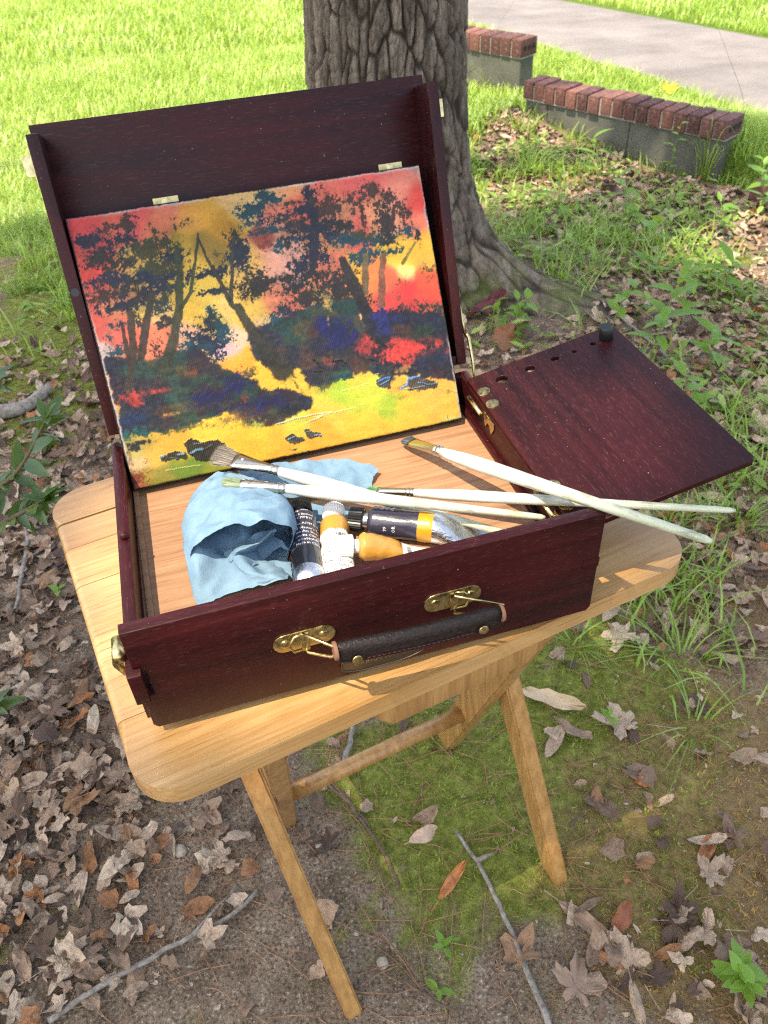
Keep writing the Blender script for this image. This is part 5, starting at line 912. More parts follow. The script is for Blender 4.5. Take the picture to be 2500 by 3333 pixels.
paint_tube('ochre paint tube with ribbed white cap and wrinkled white label in the middle', (.1675, .132, fz + .0118), (.144, .022, fz + .0118), .0116, [(.2, M_OCHRE), (1, M_LABEL)], M_WHITEP,
    [('ITEM# 750016014', .0385, .0036, -.95), ('|', .041, .0036, .0), ('Manufactured', .0520, .0034, -.8), ('for Bob Ross Inc.', .0556, .0034, -.9), ('by Golden Artist', .0592, .0034, -.9), ('Colors, Inc., New', .0628, .0034, -.9), ('Berlin, NY USA', .0664, .0034, -.8), ('Distributed', .0700, .0034, -.6), ('North America', .0736, .0034, -.7)], .25, 1.5, crumple=.0016, seed=8, ink=M_INK_K)
paint_tube('fat navy paint tube with ochre band and silver foil end lying under the brushes', (.1765, .1155, fz + .0126), (.2755, .060, fz + .0126), .0122, [(.40, M_NAVY), (.52, M_OCHRE2), (.97, M_FOIL), (1, M_FOIL)], M_BLACK,
    [('Opaque', .0240, .0038, .15), ('Lightfast', .0282, .0038, .1), ('Vehicle', .0324, .0038, .12), ('Pigment', .0366, .0038, .1), ('Bas', .0440, .0030, .5), ('es', .0490, .0030, .6), ('Pig', .0540, .0030, .6), ('99', .0330, .0042, -1.45), ('OR', .0400, .0042, -1.5)], .5, 1.35, seed=12, ink=M_INK_W)
paint_tube('squeezed ochre paint tube with white cap resting on the labelled tube by the front panel', (.1575, .0785, fz + .0205), (.2330, .0640, fz + .0112), .0112, [(.56, M_OCHRE), (1, M_LABEL)], M_WHITEP,
    [('16014', .0500, .0030, -.3), ('|', .0540, .0022, -.5)], .0, .62, crumple=.0012, seed=17, ink=M_INK_K)
# ------------------------------------------------------------------ grass
def blades(name, P, H, Wd, tone, mat, bendmax=.8, label=None, seg=3):
    n = len(P); rng = np.random.default_rng(len(P))
    a = rng.random(n) * 2 * PI; lean = (.15 + bendmax * rng.random(n)) * H; side = np.stack([-np.sin(a), np.cos(a), np.zeros(n)], -1); fwd = np.stack([np.cos(a), np.sin(a), np.zeros(n)], -1)
    V = []
    for k in range(seg):
        t = k / seg; c = P + fwd * (lean * t * t)[:, None] + np.array([0, 0, 1]) * (H * t * (1 - .25 * t))[:, None]; w = (Wd * (1 - .35 * t))[:, None] * .5
        V += [c - side * w, c + side * w]
    V.append(P + fwd * lean[:, None] + np.array([0, 0, 1]) * (H * .72)[:, None])
    V = np.stack(V, 1); m = V.shape[1]; base = (np.arange(n) * m)[:, None]
    quads = np.concatenate([base + np.array([[2 * k, 2 * k + 1, 2 * k + 3, 2 * k + 2]]) for k in range(seg - 1)], 0); tris = base + np.array([[2 * seg - 2, 2 * seg - 1, 2 * seg]])
    me = bpy.data.meshes.new(name); nv = n * m; me.vertices.add(nv); me.vertices.foreach_set('co', V.reshape(-1).astype(np.float32))
    loops = np.concatenate([quads.ravel(), tris.ravel()]); nq, nt = len(quads), len(tris)
    me.loops.add(len(loops)); me.loops.foreach_set('vertex_index', loops.astype(np.int32)); me.polygons.add(nq + nt)
    me.polygons.foreach_set('loop_start', np.concatenate([np.arange(nq) * 4, nq * 4 + np.arange(nt) * 3]).astype(np.int32)); me.update(calc_edges=True); me.validate()
    at = me.attributes.new('tone', 'FLOAT', 'POINT'); at.data.foreach_set('value', np.repeat(tone, m).astype(np.float32))
    me.materials.append(mat); me.polygons.foreach_set('use_smooth', [True] * len(me.polygons)); o = bpy.data.objects.new(name, me); return link(o)
M_GRASS = mat_leafy('lawn_grass', [(0, srgb(92, 122, 46)), (.4, srgb(134, 166, 70)), (.8, srgb(170, 192, 102)), (1, srgb(200, 202, 150))], .42, .4)
def scatter(n, x0, x1, y0, y1, fn):
    x = x0 + (x1 - x0) * RNG.random(n); y = y0 + (y1 - y0) * RNG.random(n); k = RNG.random(n) < fn(x, y); return x[k], y[k]
def gbl(x, y): return np.stack([x, y, gz(x, y) - .004], -1)
lawn_fn = lambda x, y: np.where(on_drive(x, y), 0, lawnmask(x, y)) * (np.abs(x) < .72 * y + .6)
PX = []; PH = []; PW = []
for n, y0, y1, h, w in ((110000, 2.4, 4.2, .055, .0042), (110000, 4.2, 7, .065, .006), (120000, 7, 14, .085, .011), (60000, 14, 30, .12, .024)):
    x, y = scatter(n, -y1 * .75, y1 * .75, y0, y1, lawn_fn); PX.append(gbl(x, y)); PH.append(h * (.5 + .9 * RNG.random(len(x)))); PW.append(w * (.7 + .6 * RNG.random(len(x))))
P = np.concatenate(PX); H = np.concatenate(PH); Wd = np.concatenate(PW)
tone = np.clip(-.05 + .75 * fbm(P[:, 0] * 2.2, P[:, 1] * 2.2, 95, 4) + .55 * RNG.random(len(P)) ** 1.3, 0, 1)
lawn = blades('lawn_grass', P, H, Wd, tone, M_GRASS, .9, seg=2); tag(lawn, 'bright green mown lawn grass spreading behind the box and the driveway', 'grass', kind='stuff')
print('lawn blades', len(P))
# thin weedy grass between the tree and the wall, and along the left edge
WEED = [(E0 - wnrm * .12, .16, .7), (E0 - wnrm * .34 + wd * .05, .18, .7), (E0 - wnrm * .3 - wd * .3, .18, .7), (E0 - wnrm * .55, .18, .7), (E0 + wd * .25 - wnrm * .25, .16, .7), (gd(1100, 320), .2, .6), (gd(1180, 430), .2, .6), (gd(1120, 500), .14, .5), (gd(1290, 540), .2, .5), (gd(1400, 520), .2, .35), (gd(1450, 650), .2, .25), (gd(1230, 330), .14, .4), (gd(1120, 240), .15, .8), (gd(1560, 1120), .12, .8), (gd(1470, 1250), .1, .8), (gd(120, 640), .14, .9), (gd(170, 690), .10, .9), (gd(40, 560), .2, .6), (gd(1060, 220), .3, 1), (gd(1230, 640), .08, .5), (gd(20, 480), .2, .9), (gd(100, 540), .15, .7), (gd(1620, 900), .12, .5), (gd(1630, 1080), .12, .6)]
def weed_fn(x, y): return np.clip(sum(w * np.exp(-((x - p.x) ** 2 + (y - p.y) ** 2) / (2 * r * r)) for p, r, w in WEED) * sstep(.42, .62, fbm(x * 9, y * 9, 96, 3)), 0, 1) * (WALLX(x, y) < -.02)
x, y = scatter(70000, -1.6, 2.0, .6, 4.2, weed_fn); P = gbl(x, y)
M_WEED = mat_leafy('weedy_grass', [(0, srgb(84, 116, 44)), (.5, srgb(126, 160, 68)), (1, srgb(164, 186, 104))], .45, .4)
wg = blades('weedy_grass', P, .05 + .07 * RNG.random(len(P)), .0032 + .0022 * RNG.random(len(P)), RNG.random(len(P)), M_WEED, 1.1); tag(wg, 'thin weedy grass growing through the leaf litter around the tree', 'grass', kind='stuff')
print('weed blades', len(P))
# creeping broad leaved weeds too small to count
def creep_fn(x, y):
    L = [(E0 - wnrm * .12, .16, .5), (E0 - wnrm * .34 + wd * .05, .18, .5), (E0 - wnrm * .3 - wd * .3, .18, .5), (E0 - wnrm * .55, .18, .5), (E0 + wd * .25 - wnrm * .25, .16, .5), (gd(1180, 420), .22, .8), (gd(1300, 520), .25, .9), (gd(1420, 600), .22, .9), (gd(1150, 560), .12, .6), (gd(1560, 700), .2, .6), (gd(1450, 780), .16, .7), (gd(1330, 680), .12, .7), (gd(1600, 420), .2, .6), (gd(130, 640), .15, .5), (gd(1500, 480), .2, .5), (gd(1110, 740), .06, .8), (gd(1600, 1000), .1, .5)]
    return np.clip(sum(w * np.exp(-((x - p.x) ** 2 + (y - p.y) ** 2) / (2 * r * r)) for p, r, w in L), 0, 1) * sstep(.4, .6, fbm(x * 7, y * 7, 99, 3)) * (WALLX(x, y) < -.03)
x, y = scatter(26000, -1.4, 2.2, .8, 3.8, creep_fn); n = len(x); c = gbl(x, y); c[:, 2] += .006 + .05 * RNG.random(n) ** 1.5; a = RNG.random(n) * 2 * PI; L = .010 + .016 * RNG.random(n); el = (RNG.random(n) - .35) * .9
d1 = np.stack([np.cos(a) * np.cos(el), np.sin(a) * np.cos(el), np.sin(el)], -1) * L[:, None]; d2 = np.stack([-np.sin(a), np.cos(a), .3 * (RNG.random(n) - .5)], -1) * (L * .33)[:, None]; up = np.array([0, 0, 1.]) * (L * .12)[:, None]
q = np.stack([c - d1, c - d1 * .35 - d2 + up, c + d1 * .45 - d2 + up, c + d1, c + d1 * .45 + d2 + up, c - d1 * .35 + d2 + up], 1).reshape(-1, 3); b = (np.arange(n) * 6)[:, None]
cw = mesh('creeping_weeds', q, np.concatenate([b + np.array([[0, 1, 2, 3]]), b + np.array([[0, 3, 4, 5]])]), M_WEED, None); at = cw.data.attributes.new('tone', 'FLOAT', 'POINT'); at.data.foreach_set('value', np.repeat(RNG.random(n), 6).astype(np.float32)); tag(cw, 'low creeping green weeds between the tree and the long wall', 'weeds', kind='stuff'); print('creep', n)
# moss pile
x, y = scatter(230000, -1.0, 1.4, .3, 2.6, lambda x, y: np.clip(cover(x, y)[0] + .9 * cover(x, y)[1], 0, 1) * .9); P = gbl(x, y); P[:, 2] += .002
mo_, do_, _ = cover(x, y)
M_MOSS = mat_leafy('moss', [(0, srgb(76, 88, 28)), (.35, srgb(116, 130, 44)), (.6, srgb(144, 156, 66)), (.75, srgb(146, 116, 62)), (1, srgb(186, 144, 84))], .25, .7)
tone = np.clip(np.where(do_ > mo_, .72 + .28 * RNG.random(len(x)), .62 * RNG.random(len(x))), 0, 1)
ms = blades('moss', P, (.0025 + .007 * RNG.random(len(P))) * (.5 + fbm(x * 45, y * 45, 98, 3)), .0016 + .0016 * RNG.random(len(P)), tone, M_MOSS, 1.2, seg=2); tag(ms, 'low green and dry orange moss carpeting the soil under the table', 'moss', kind='stuff')
print('moss', len(P))

def tuft(label, p, n, h, spread, w, seed, mat=None, group='grass tufts'):
    rng = np.random.default_rng(seed); a = rng.random(n) * 2 * PI; r = .25 * spread * np.sqrt(rng.random(n)); V = []; F = []
    for i in range(n):
        H = h * (.5 + .6 * rng.random()); d = Vector((math.cos(a[i]), math.sin(a[i]), 0)); s = Vector((-d.y, d.x, 0)); L = spread * (.3 + .9 * rng.random()); b = len(V); o = d * r[i]
        for k in range(6):
            t = k / 5; c = o + d * (L * t ** 1.7) + Vector((0, 0, H * (t * 1.25 - .55 * t ** 3))); ww = w * (1 - t * .93) * .5
            V += [tuple(c - s * ww), tuple(c + s * ww)]
        for k in range(5): F.append((b + 2 * k, b + 2 * k + 1, b + 2 * k + 3, b + 2 * k + 2))
    o = mesh('grass_tuft', V, F, mat or M_WEED, None, True); at = o.data.attributes.new('tone', 'FLOAT', 'POINT'); at.data.foreach_set('value', np.repeat(rng.random(n), 12).astype(np.float32))
    o.location = p; o.location.z -= .004; return tag(o, label, 'grass', group)
tuft('arching grass tuft on the mossy soil right of the table corner', gd(1470, 1420), 34, .09, .16, .0042, 1)
tuft('small grass tuft with drooping blades at the right, below the arching tuft', gd(1500, 1570), 18, .06, .12, .004, 2)
tuft('tall thin grass tuft growing against the end of the brick wall', gd(1520, 385), 46, .32, .2, .005, 3)
tuft('upright grass tuft beside the upper wall end', gd(1190, 150), 26, .2, .12, .006, 4)
tuft('fresh grass tuft just behind the brush handles', gd(1590, 1130), 30, .08, .14, .004, 5)
tuft('long bladed grass tuft on the leaf litter right of the palette', gd(1640, 1060), 24, .09, .16, .0045, 6)
tuft('bright grass tuft between the tree and the long wall', gd(1140, 400), 40, .2, .2, .005, 7)
tuft('light green grass tuft right of the trunk base', gd(1060, 190), 40, .2, .22, .006, 8)
tuft('grass tuft sprouting left of the open lid', gd(150, 680), 40, .1, .16, .005, 9)
tuft('grass tuft under the right end of the table', gd(1245, 1395), 20, .06, .1, .0035, 10)

# ------------------------------------------------------------------ leafy plants
M_PLANT = mat_leafy('weed_leaf', [(0, srgb(72, 110, 36)), (.5, srgb(102, 144, 50)), (1, srgb(138, 172, 74))], .4, .38); M_DARKLEAF = mat_leafy('azalea_leaf', [(0, srgb(40, 70, 38)), (.6, srgb(66, 100, 54)), (1, srgb(104, 136, 70))], .3, .3)
M_STEM = simple('green_stem', srgb(110, 122, 62), .6); M_WOODSTEM = simple('brown_stem', srgb(92, 74, 48), .7)
def leaf_vf(L, w, fold=.25, curl=.25, n=7):
    V = []; F = []
    for k in range(n):
        t = k / (n - 1); ww = w * math.sin(PI * min(1, t ** .8 * .97 + .015)) * .5; z = -curl * L * t * t
        V += [(L * t, -ww, z + fold * ww), (L * t, 0, z), (L * t, ww, z + fold * ww)]
    for k in range(n - 1):
        for j in (0, 1): F.append((3 * k + j, 3 * (k + 1) + j, 3 * (k + 1) + j + 1, 3 * k + j + 1))
    return V, F
LEAFMESH = {}
def leaf_mesh(key, L, w, fold, curl, mat):
    if key not in LEAFMESH:
        V, F = leaf_vf(L, w, fold, curl); me = bpy.data.meshes.new('leaf'); me.from_pydata(V, [], F); me.materials.append(mat)
        for p in me.polygons: p.use_smooth = True
        LEAFMESH[key] = me
        at = me.attributes.new('tone', 'FLOAT', 'POINT'); at.data.foreach_set('value', [.5] * len(V))
    return LEAFMESH[key]
def add_leaf(parent, key, p, az, el, s=1.0, roll=0):
    o = bpy.data.objects.new('leaf', LEAFMESH[key]); link(o, parent); o.location = p; o.rotation_euler = (roll, -el, az); o.scale = (s, s, s); return o
for k_, (L, w, fo, cu, mt) in {'weedA': (.055, .026, .3, .3, M_PLANT), 'weedB': (.075, .024, .25, .35, M_PLANT), 'ovate': (.042, .022, .25, .2, M_PLANT), 'azalea': (.040, .015, .35, .12, M_DARKLEAF), 'seed': (.03, .013, .3, .15, M_PLANT)}.items(): leaf_mesh(k_, L, w, fo, cu, mt)
for k_ in list(LEAFMESH): LEAFMESH[k_].attributes['tone'].data.foreach_set('value', [random.uniform(.35, .75)] * len(LEAFMESH[k_].vertices))
def plant(label, p, h, keys, n, seed, bend=.2, s=1.0, stems=1, cat='plant', group='leafy weeds'):
    rs = random.Random(seed); root = empty('weed_plant', p, 0, label=label, cat=cat, group=group)
    for q in range(stems):
        a = rs.uniform(0, 2 * PI); b = bend * h * rs.uniform(.5, 1.4); pts = [Vector((b * t * t * math.cos(a) , b * t * t * math.sin(a), h * rs.uniform(.92, 1) * t - .006)) for t in (0, .25, .5, .75, 1)]
        tube('stem', pts, [.0022 * s, .002 * s, .0016 * s, .0012 * s, .0007 * s], M_STEM, root, 6)
        for i in range(n):
            t = .22 + .78 * (i + 1) / n; k = min(3, int(t * 4)); f = t * 4 - k; c = pts[k].lerp(pts[k + 1], min(1, f))
            add_leaf(root, rs.choice(keys), c, i * 2.4 + rs.uniform(-.4, .4), rs.uniform(-.1, .6) + .3 * (t > .9), s * rs.uniform(.7, 1.15) * (.75 if t > .95 else 1), rs.uniform(-.3, .3))
    return root
plant('broad leafed weed right of the trunk, nearest the moss patch', gd(1390, 620), .2, ['weedA', 'weedB'], 9, 21, s=1.15)
plant('tall leafy weed behind the right edge of the palette', gd(1400, 800), .26, ['weedA', 'weedB'], 12, 22, s=1.2)
plant('leafy weed sprouting behind the knob of the palette', gd(1320, 720), .16, ['weedA', 'ovate'], 8, 23)
plant('low weed with narrow leaves in the litter at the far right', gd(1560, 640), .14, ['weedB'], 8, 24)
plant('leafy weed near the foot of the long brick wall', gd(1350, 500), .2, ['weedA', 'weedB'], 10, 25, s=1.1)
plant('pale flowering weed in front of the wall end', gd(1440, 400), .24, ['ovate', 'seed'], 9, 26)
plant('little weed growing by the tree root', gd(1120, 730), .12, ['ovate', 'seed'], 8, 27, stems=2)
plant('small weed at the shaded base of the trunk', gd(1060, 740), .1, ['ovate'], 6, 28)
plant('broad leafed seedling cluster in the bottom right corner', gd(1590, 2130), .06, ['ovate', 'seed'], 7, 29, s=.8, stems=4)
plant('tiny seedling on the soil between the table legs', gd(960, 2045), .012, ['seed'], 5, 30, s=.7)
plant('tiny two leafed seedling left of the long dark stick', gd(945, 2140), .014, ['seed'], 3, 31, s=.8)
plant('small sprout in the dry leaves left of the table', gd(130, 1290), .03, ['seed'], 5, 32, s=.8)
plant('little sprout on the moss right of the far table leg', gd(1320, 1560), .03, ['seed'], 4, 33, s=.8)
plant('narrow leafed weed at the right edge beside the brick wall', gd(1640, 470), .2, ['weedB', 'weedA'], 10, 34, s=1.1)
plant('leafy weed in the shade at the middle right', gd(1480, 900), .14, ['weedA'], 8, 35)
plant('spindly weed standing in front of the long wall', gd(1290, 420), .2, ['weedB', 'seed'], 9, 36, s=1.1)
plant('bright weed between the fallen branch and the moss patch', gd(1470, 700), .18, ['weedA', 'ovate'], 10, 37, s=1.1)
plant('weed beside the far edge of the palette', gd(1530, 800), .14, ['weedA', 'weedB'], 8, 38, s=1.0)
plant('weed growing in the thin grass right of the trunk', gd(1200, 500), .18, ['weedB', 'ovate'], 9, 39, s=1.1)
plant('low weed on the dry leaves below the wall end', gd(1560, 520), .15, ['weedA', 'seed'], 8, 40, s=1.1)
# azalea bush reaching in from the left
az_p = at_depth(*dpx(-230, 1200), 1.12); az_p.z = gzf(az_p.x, az_p.y)
azal = empty('azalea_bush', az_p, 0, label='dark green azalea twigs reaching in from the left edge', cat='bush')
rs = random.Random(77)
def az_branch(px):
    pts = [at_depth(*dpx(x, y), d) - az_p for x, y, d in px]; pts = [Vector((0, 0, 0))] + pts
    fine = [Vector(q) for q in crom(np.array([p[:] for p in pts], float), 22, 0)]
    tube('branch', fine, [.005 * (1 - k / 22) + .0011 for k in range(22)], M_WOODSTEM, azal, 6)
    for k in range(9, 22):
        d = (fine[k] - fine[k - 1]).normalized(); az0 = math.atan2(d.y, d.x)
        for s in (-1, 1):
            if rs.random() < .82 or k > 18: add_leaf(azal, 'azalea', fine[k], az0 + s * rs.uniform(.5, 1.2) * (.5 if k > 19 else 1), rs.uniform(-.1, .7), rs.uniform(.75, 1.2), rs.uniform(-.6, .6))
    for q in range(4): add_leaf(azal, 'azalea', fine[-1], q * 1.57 + rs.random(), rs.uniform(.3, 1.0), rs.uniform(.6, .9))
az_branch([(-120, 1120, 1.08), (0, 1052, 1.04), (50, 1000, 1.03), (100, 905, 1.02)])
az_branch([(-130, 1210, 1.06), (10, 1130, 1.03), (60, 1100, 1.02), (92, 1082, 1.01)])
az_branch([(-140, 1060, 1.14), (-60, 900, 1.12), (-25, 830, 1.1)])
az_branch([(-150, 1500, 1.0), (-70, 1545, .99), (-30, 1540, .98)])

# ------------------------------------------------------------------ fallen leaves
M_DRYO = mat_dryleaf('dry_leaf', False); M_DRYA = mat_dryleaf('dry_leaf_litter', True)
def lobed(seed, lobes, L, n=40):
    rs = random.Random(seed); P = []; ph = rs.uniform(-.15, .15)
    for k in range(n):
        a = 2 * PI * k / n; c = abs(math.cos((a + ph) * lobes / 2)); r = .40 + .52 * c ** 1.5 + (.07 if k % 2 else -.05) + rs.uniform(-.07, .07); r *= 1 + .28 * math.cos(a) - .12 * (math.cos(a) < -.7)
        P.append((L * .58 * r * math.cos(a), L * .52 * r * math.sin(a)))
    return P
def ellip(seed, L, w):
    rs = random.Random(seed); P = []
    for k in range(22):
        a = 2 * PI * k / 22; P.append((L * .5 * math.cos(a) * (1 + .02 * rs.random()), w * .5 * math.sin(a) * abs(math.sin(a)) ** .35 * (1 + rs.uniform(-.1, .1))))
    return P
def torn(seed, L):
    rs = random.Random(seed); n = 26; P = []; o = rs.uniform(0, 50); el = rs.uniform(.5, .85)
    for k in range(n):
        a = 2 * PI * k / n; r = .72 + .55 * mnoise.noise(Vector((math.cos(a) * 1.3 + o, math.sin(a) * 1.3, seed))) + rs.uniform(-.06, .06); P.append((L * .5 * r * math.cos(a), L * .5 * el * r * math.sin(a)))
    return P
def leaf3d(P, seed, curl, fold, stem=True, twist=.5):
    rs = random.Random(seed); V = [(0, 0, 0)]; m = len(P)
    sx = max(abs(p[0]) for p in P); ph = rs.uniform(0, 6)
    def zf(x, y):
        q = mnoise.noise(Vector((x / sx * 1.8 + ph, y / sx * 1.8, seed * 3.1))) + .5 * mnoise.noise(Vector((x / sx * 4.5, y / sx * 4.5 + ph, seed * 1.7)))
        return curl * sx * ((x / sx) ** 2) * .6 + fold * abs(y) * .8 + twist * x * y / sx + .17 * sx * q
    V[0] = (0, 0, zf(0, 0))
    for x, y in P: V.append((x * .55, y * .55, zf(x * .55, y * .55)))
    for x, y in P: V.append((x, y, zf(x, y) + rs.uniform(-.07, .09) * sx))
    F = [(0, 1 + k, 1 + (k + 1) % m) for k in range(m)] + [(1 + k, 1 + m + k, 1 + m + (k + 1) % m, 1 + (k + 1) % m) for k in range(m)]
    if stem:
        b = len(V); V += [(-sx * .7, -.0007, zf(-sx * .7, 0) + .001), (-sx * .7, .0007, zf(-sx * .7, 0) + .001), (-sx * 1.5, .0006, .004), (-sx * 1.5, -.0006, .004)]; F.append((b, b + 1, b + 2, b + 3))
    z0 = min(v[2] for v in V); return [(x, y, z - z0) for x, y, z in V], F
LV = []
for s, P, c, f in ((1, lobed(1, 5, .085), .3, .15), (2, torn(2, .07), -.3, .15), (3, lobed(3, 3, .07), .5, .35), (4, lobed(4, 5, .09), -.25, .2), (5, ellip(5, .085, .034), .4, .6), (6, ellip(6, .07, .03), -.4, .4), (7, ellip(7, .09, .022), .3, .9), (8, torn(8, .05), .5, .2)):
    v, f_ = leaf3d(P, s, c, f); me = bpy.data.meshes.new('fallen_leaf'); me.from_pydata(v, [], f_); me.materials.append(M_DRYO)
    for p in me.polygons: p.use_smooth = len(p.vertices) == 3
    LV.append(me)
LBOX = [((0, 1150), (300, 1450), 60, 'left of the table'), ((0, 1450), (330, 1760), 80, 'left of the table'), ((0, 1760), (330, 2212), 44, 'in the bottom left corner'), ((330, 1760), (620, 2150), 9, 'on the bare soil left of the front leg'), ((1330, 1180), (1659, 1420), 20, 'right of the table corner'), ((1250, 1950), (1659, 2212), 16, 'in the bottom right corner'), ((1230, 1560), (1659, 1950), 11, 'on the dry moss at the right'), ((1350, 800), (1659, 1060), 22, 'behind the palette'), ((0, 900), (220, 1180), 12, 'below the azalea twigs'), ((620, 1600), (900, 2100), 5, 'between the table legs')]
rs = random.Random(99); nleaf = 0
for (x0, y0), (x1, y1), n, where in LBOX:
    for i in range(n):
        p = gd(rs.uniform(x0, x1), rs.uniform(y0, y1)); k = rs.choice((0, 1, 1, 1, 2, 4, 5, 5, 6, 7, 7)); nleaf += 1
        o = bpy.data.objects.new('fallen_leaf', LV[k]); link(o); s = rs.uniform(.38, .88)
        o.location = (p.x, p.y, p.z + rs.uniform(.001, .010)); o.rotation_euler = (rs.gauss(0, .3) + (PI if rs.random() < .3 else 0), rs.gauss(0, .3), rs.uniform(0, 6.28)); o.scale = (s, s, s)
        if abs(o.rotation_euler.x) > 2: o.location.z += .022 * s
        kd = 'broad lobed' if k in (0, 2, 3) else 'torn' if k in (1, 7) else 'narrow'
        tag(o, 'dry brown %s fallen leaf %s' % (kd, where), 'leaf', 'dry %s leaves %s' % (kd, where))
def special(label, key, px, s, rz, rx, col, ry=0, lift=.002):
    me = LV[key].copy(); me.materials.clear(); me.materials.append(simple('leaf_tint', col, .5, bump=(80, .4, .003))); o = bpy.data.objects.new('fallen_leaf', me); link(o); p = gd(*px); o.location = (p.x, p.y, p.z + lift); o.rotation_euler = (rx, ry, rz); o.scale = (s,) * 3
    return tag(o, label, 'leaf')
special('glossy orange brown curled leaf lying right of the far table leg', 5, (1340, 1985), .75, .9, .3, srgb(134, 74, 40))
special('long rolled brown leaf beside the orange brown one', 6, (1270, 1995), .95, -.75, .4, srgb(146, 118, 96))
special('pale pinkish leaf alone on the mossy soil between the table legs', 5, (915, 1805), .7, .5, .5, srgb(184, 154, 130), .2)
special('thin orange crescent leaf on the soil left of the dark stick', 6, (975, 1905), .7, .9, .3, srgb(178, 112, 62))
special('large orange brown leaf propped up against the tree base', 1, (1082, 765), 1.5, .4, 1.0, srgb(124, 76, 44), .1, .03)
special('dark red leaf in the shadow at the tree base', 4, (1055, 705), 1.3, .4, .3, srgb(84, 22, 34), -.3, .03)
special('yellow leaf lying on the grass at the edge of the driveway', 2, (1438, 212), 1.2, .4, .7, srgb(196, 150, 40), 0, .04)
special('small orange leaf on the dry moss at the right', 5, (1384, 1690), .42, -.5, .2, srgb(170, 100, 50))
special('pale straw leaf sliver lying right of the far table leg', 6, (1190, 1515), 1.25, -.45, .3, srgb(186, 164, 132))
special('flat grey brown lobed leaf at the bottom, right of the dark stick', 3, (1240, 2140), .72, 1.2, .1, srgb(142, 114, 94))
# litter too fine to count
def litter_fn(x, y):
    L = [(E0 - wnrm * .12, .16, 1), (E0 - wnrm * .34 + wd * .05, .18, 1), (E0 - wnrm * .3 - wd * .3, .18, 1), (E0 - wnrm * .55, .18, 1), (E0 + wd * .25 - wnrm * .25, .16, 1), (gd(60, 1500), .13, .8), (gd(150, 1650), .11, .8), (gd(130, 1300), .15, .9), (gd(100, 1800), .1, .7), (gd(120, 2000), .09, .5), (gd(60, 2150), .08, .5), (gd(60, 1100), .18, .9), (gd(180, 980), .2, .6), (gd(1530, 880), .2, .9), (gd(1590, 720), .22, .9), (gd(1450, 430), .25, 1), (gd(1330, 350), .25, 1), (gd(1220, 290), .25, .9), (gd(1120, 265), .22, .9), (gd(1290, 480), .2, .5), (gd(1400, 620), .2, .5), (gd(1180, 430), .2, .4), (gd(1610, 1230), .13, .8), (gd(1430, 980), .16, .8), (gd(1380, 1260), .08, .7), (gd(1600, 2130), .06, .5), (gd(1400, 2190), .06, .3), (gd(1290, 2050), .05, .12), (gd(1480, 1700), .1, .18), (gd(1420, 800), .2, .7), (gd(1600, 480), .25, 1), (gd(60, 830), .18, .4), (gd(400, 1950), .1, .12), (gd(650, 900), .35, .6), (gd(600, 1250), .16, .7), (gd(1050, 950), .2, .7), (gd(1230, 1000), .2, .7)]
    return np.clip(sum(w * np.exp(-((x - p.x) ** 2 + (y - p.y) ** 2) / (2 * r * r)) for p, r, w in L), 0, 1) * (WALLX(x, y) < -.03)
x, y = scatter(36000, -1.9, 2.2, .15, 4.2, litter_fn); nl = len(x)
xf, yf = scatter(16000, -1.0, 1.4, .2, 2.4, lambda x, y: .16 + .84 * litter_fn(x, y)); x = np.concatenate([x, xf]); y = np.concatenate([y, yf]); n = len(x); print('litter', n)
V = []; T = []; F = []
sets = []
rng = np.random.default_rng(5)
protos = []
for s in range(9):
    P = lobed(40 + s, 5, .07, 36)[::2] if s < 1 else torn(40 + s, .06)[::2] if s < 6 else ellip(40 + s, .065, .024)[::2]; v, f_ = leaf3d(P, 60 + s, rng.uniform(-.5, .6), rng.uniform(.1, .6), False, .6); protos.append((np.array(v) - np.array([0, 0, .004]), f_))
off = 0; VV = []; FF = []; TT = []
az = rng.random(n) * 2 * PI; tx = rng.normal(0, .35, n); ty = rng.normal(0, .35, n); sc = .28 + .62 * rng.random(n); sc[nl:] = .07 + .2 * rng.random(n - nl) ** 2; zt = gz(x, y) + .001 + .012 * rng.random(n) * (sc > .3); kind = rng.integers(0, 9, n)
for i in range(n):
    v, f_ = protos[kind[i]]; c, s = math.cos(az[i]), math.sin(az[i]); Rz = np.array([[c, -s, 0], [s, c, 0], [0, 0, 1]]); Rx = np.array([[1, 0, tx[i]], [0, 1, ty[i]], [-tx[i], -ty[i], 1]])
    VV.append((v * sc[i]) @ Rx.T @ Rz.T + np.array([x[i], y[i], zt[i]])); FF += [tuple(q + off for q in t) for t in f_]; off += len(v); TT.append(np.full(len(v), rng.random()))
lt = mesh('leaf_litter', np.concatenate(VV), FF, M_DRYA, None, False); at = lt.data.attributes.new('tone', 'FLOAT', 'POINT'); at.data.foreach_set('value', np.concatenate(TT).astype(np.float32)); tag(lt, 'brown leaf litter covering the ground left of the table and below the wall', 'leaf litter', kind='stuff')

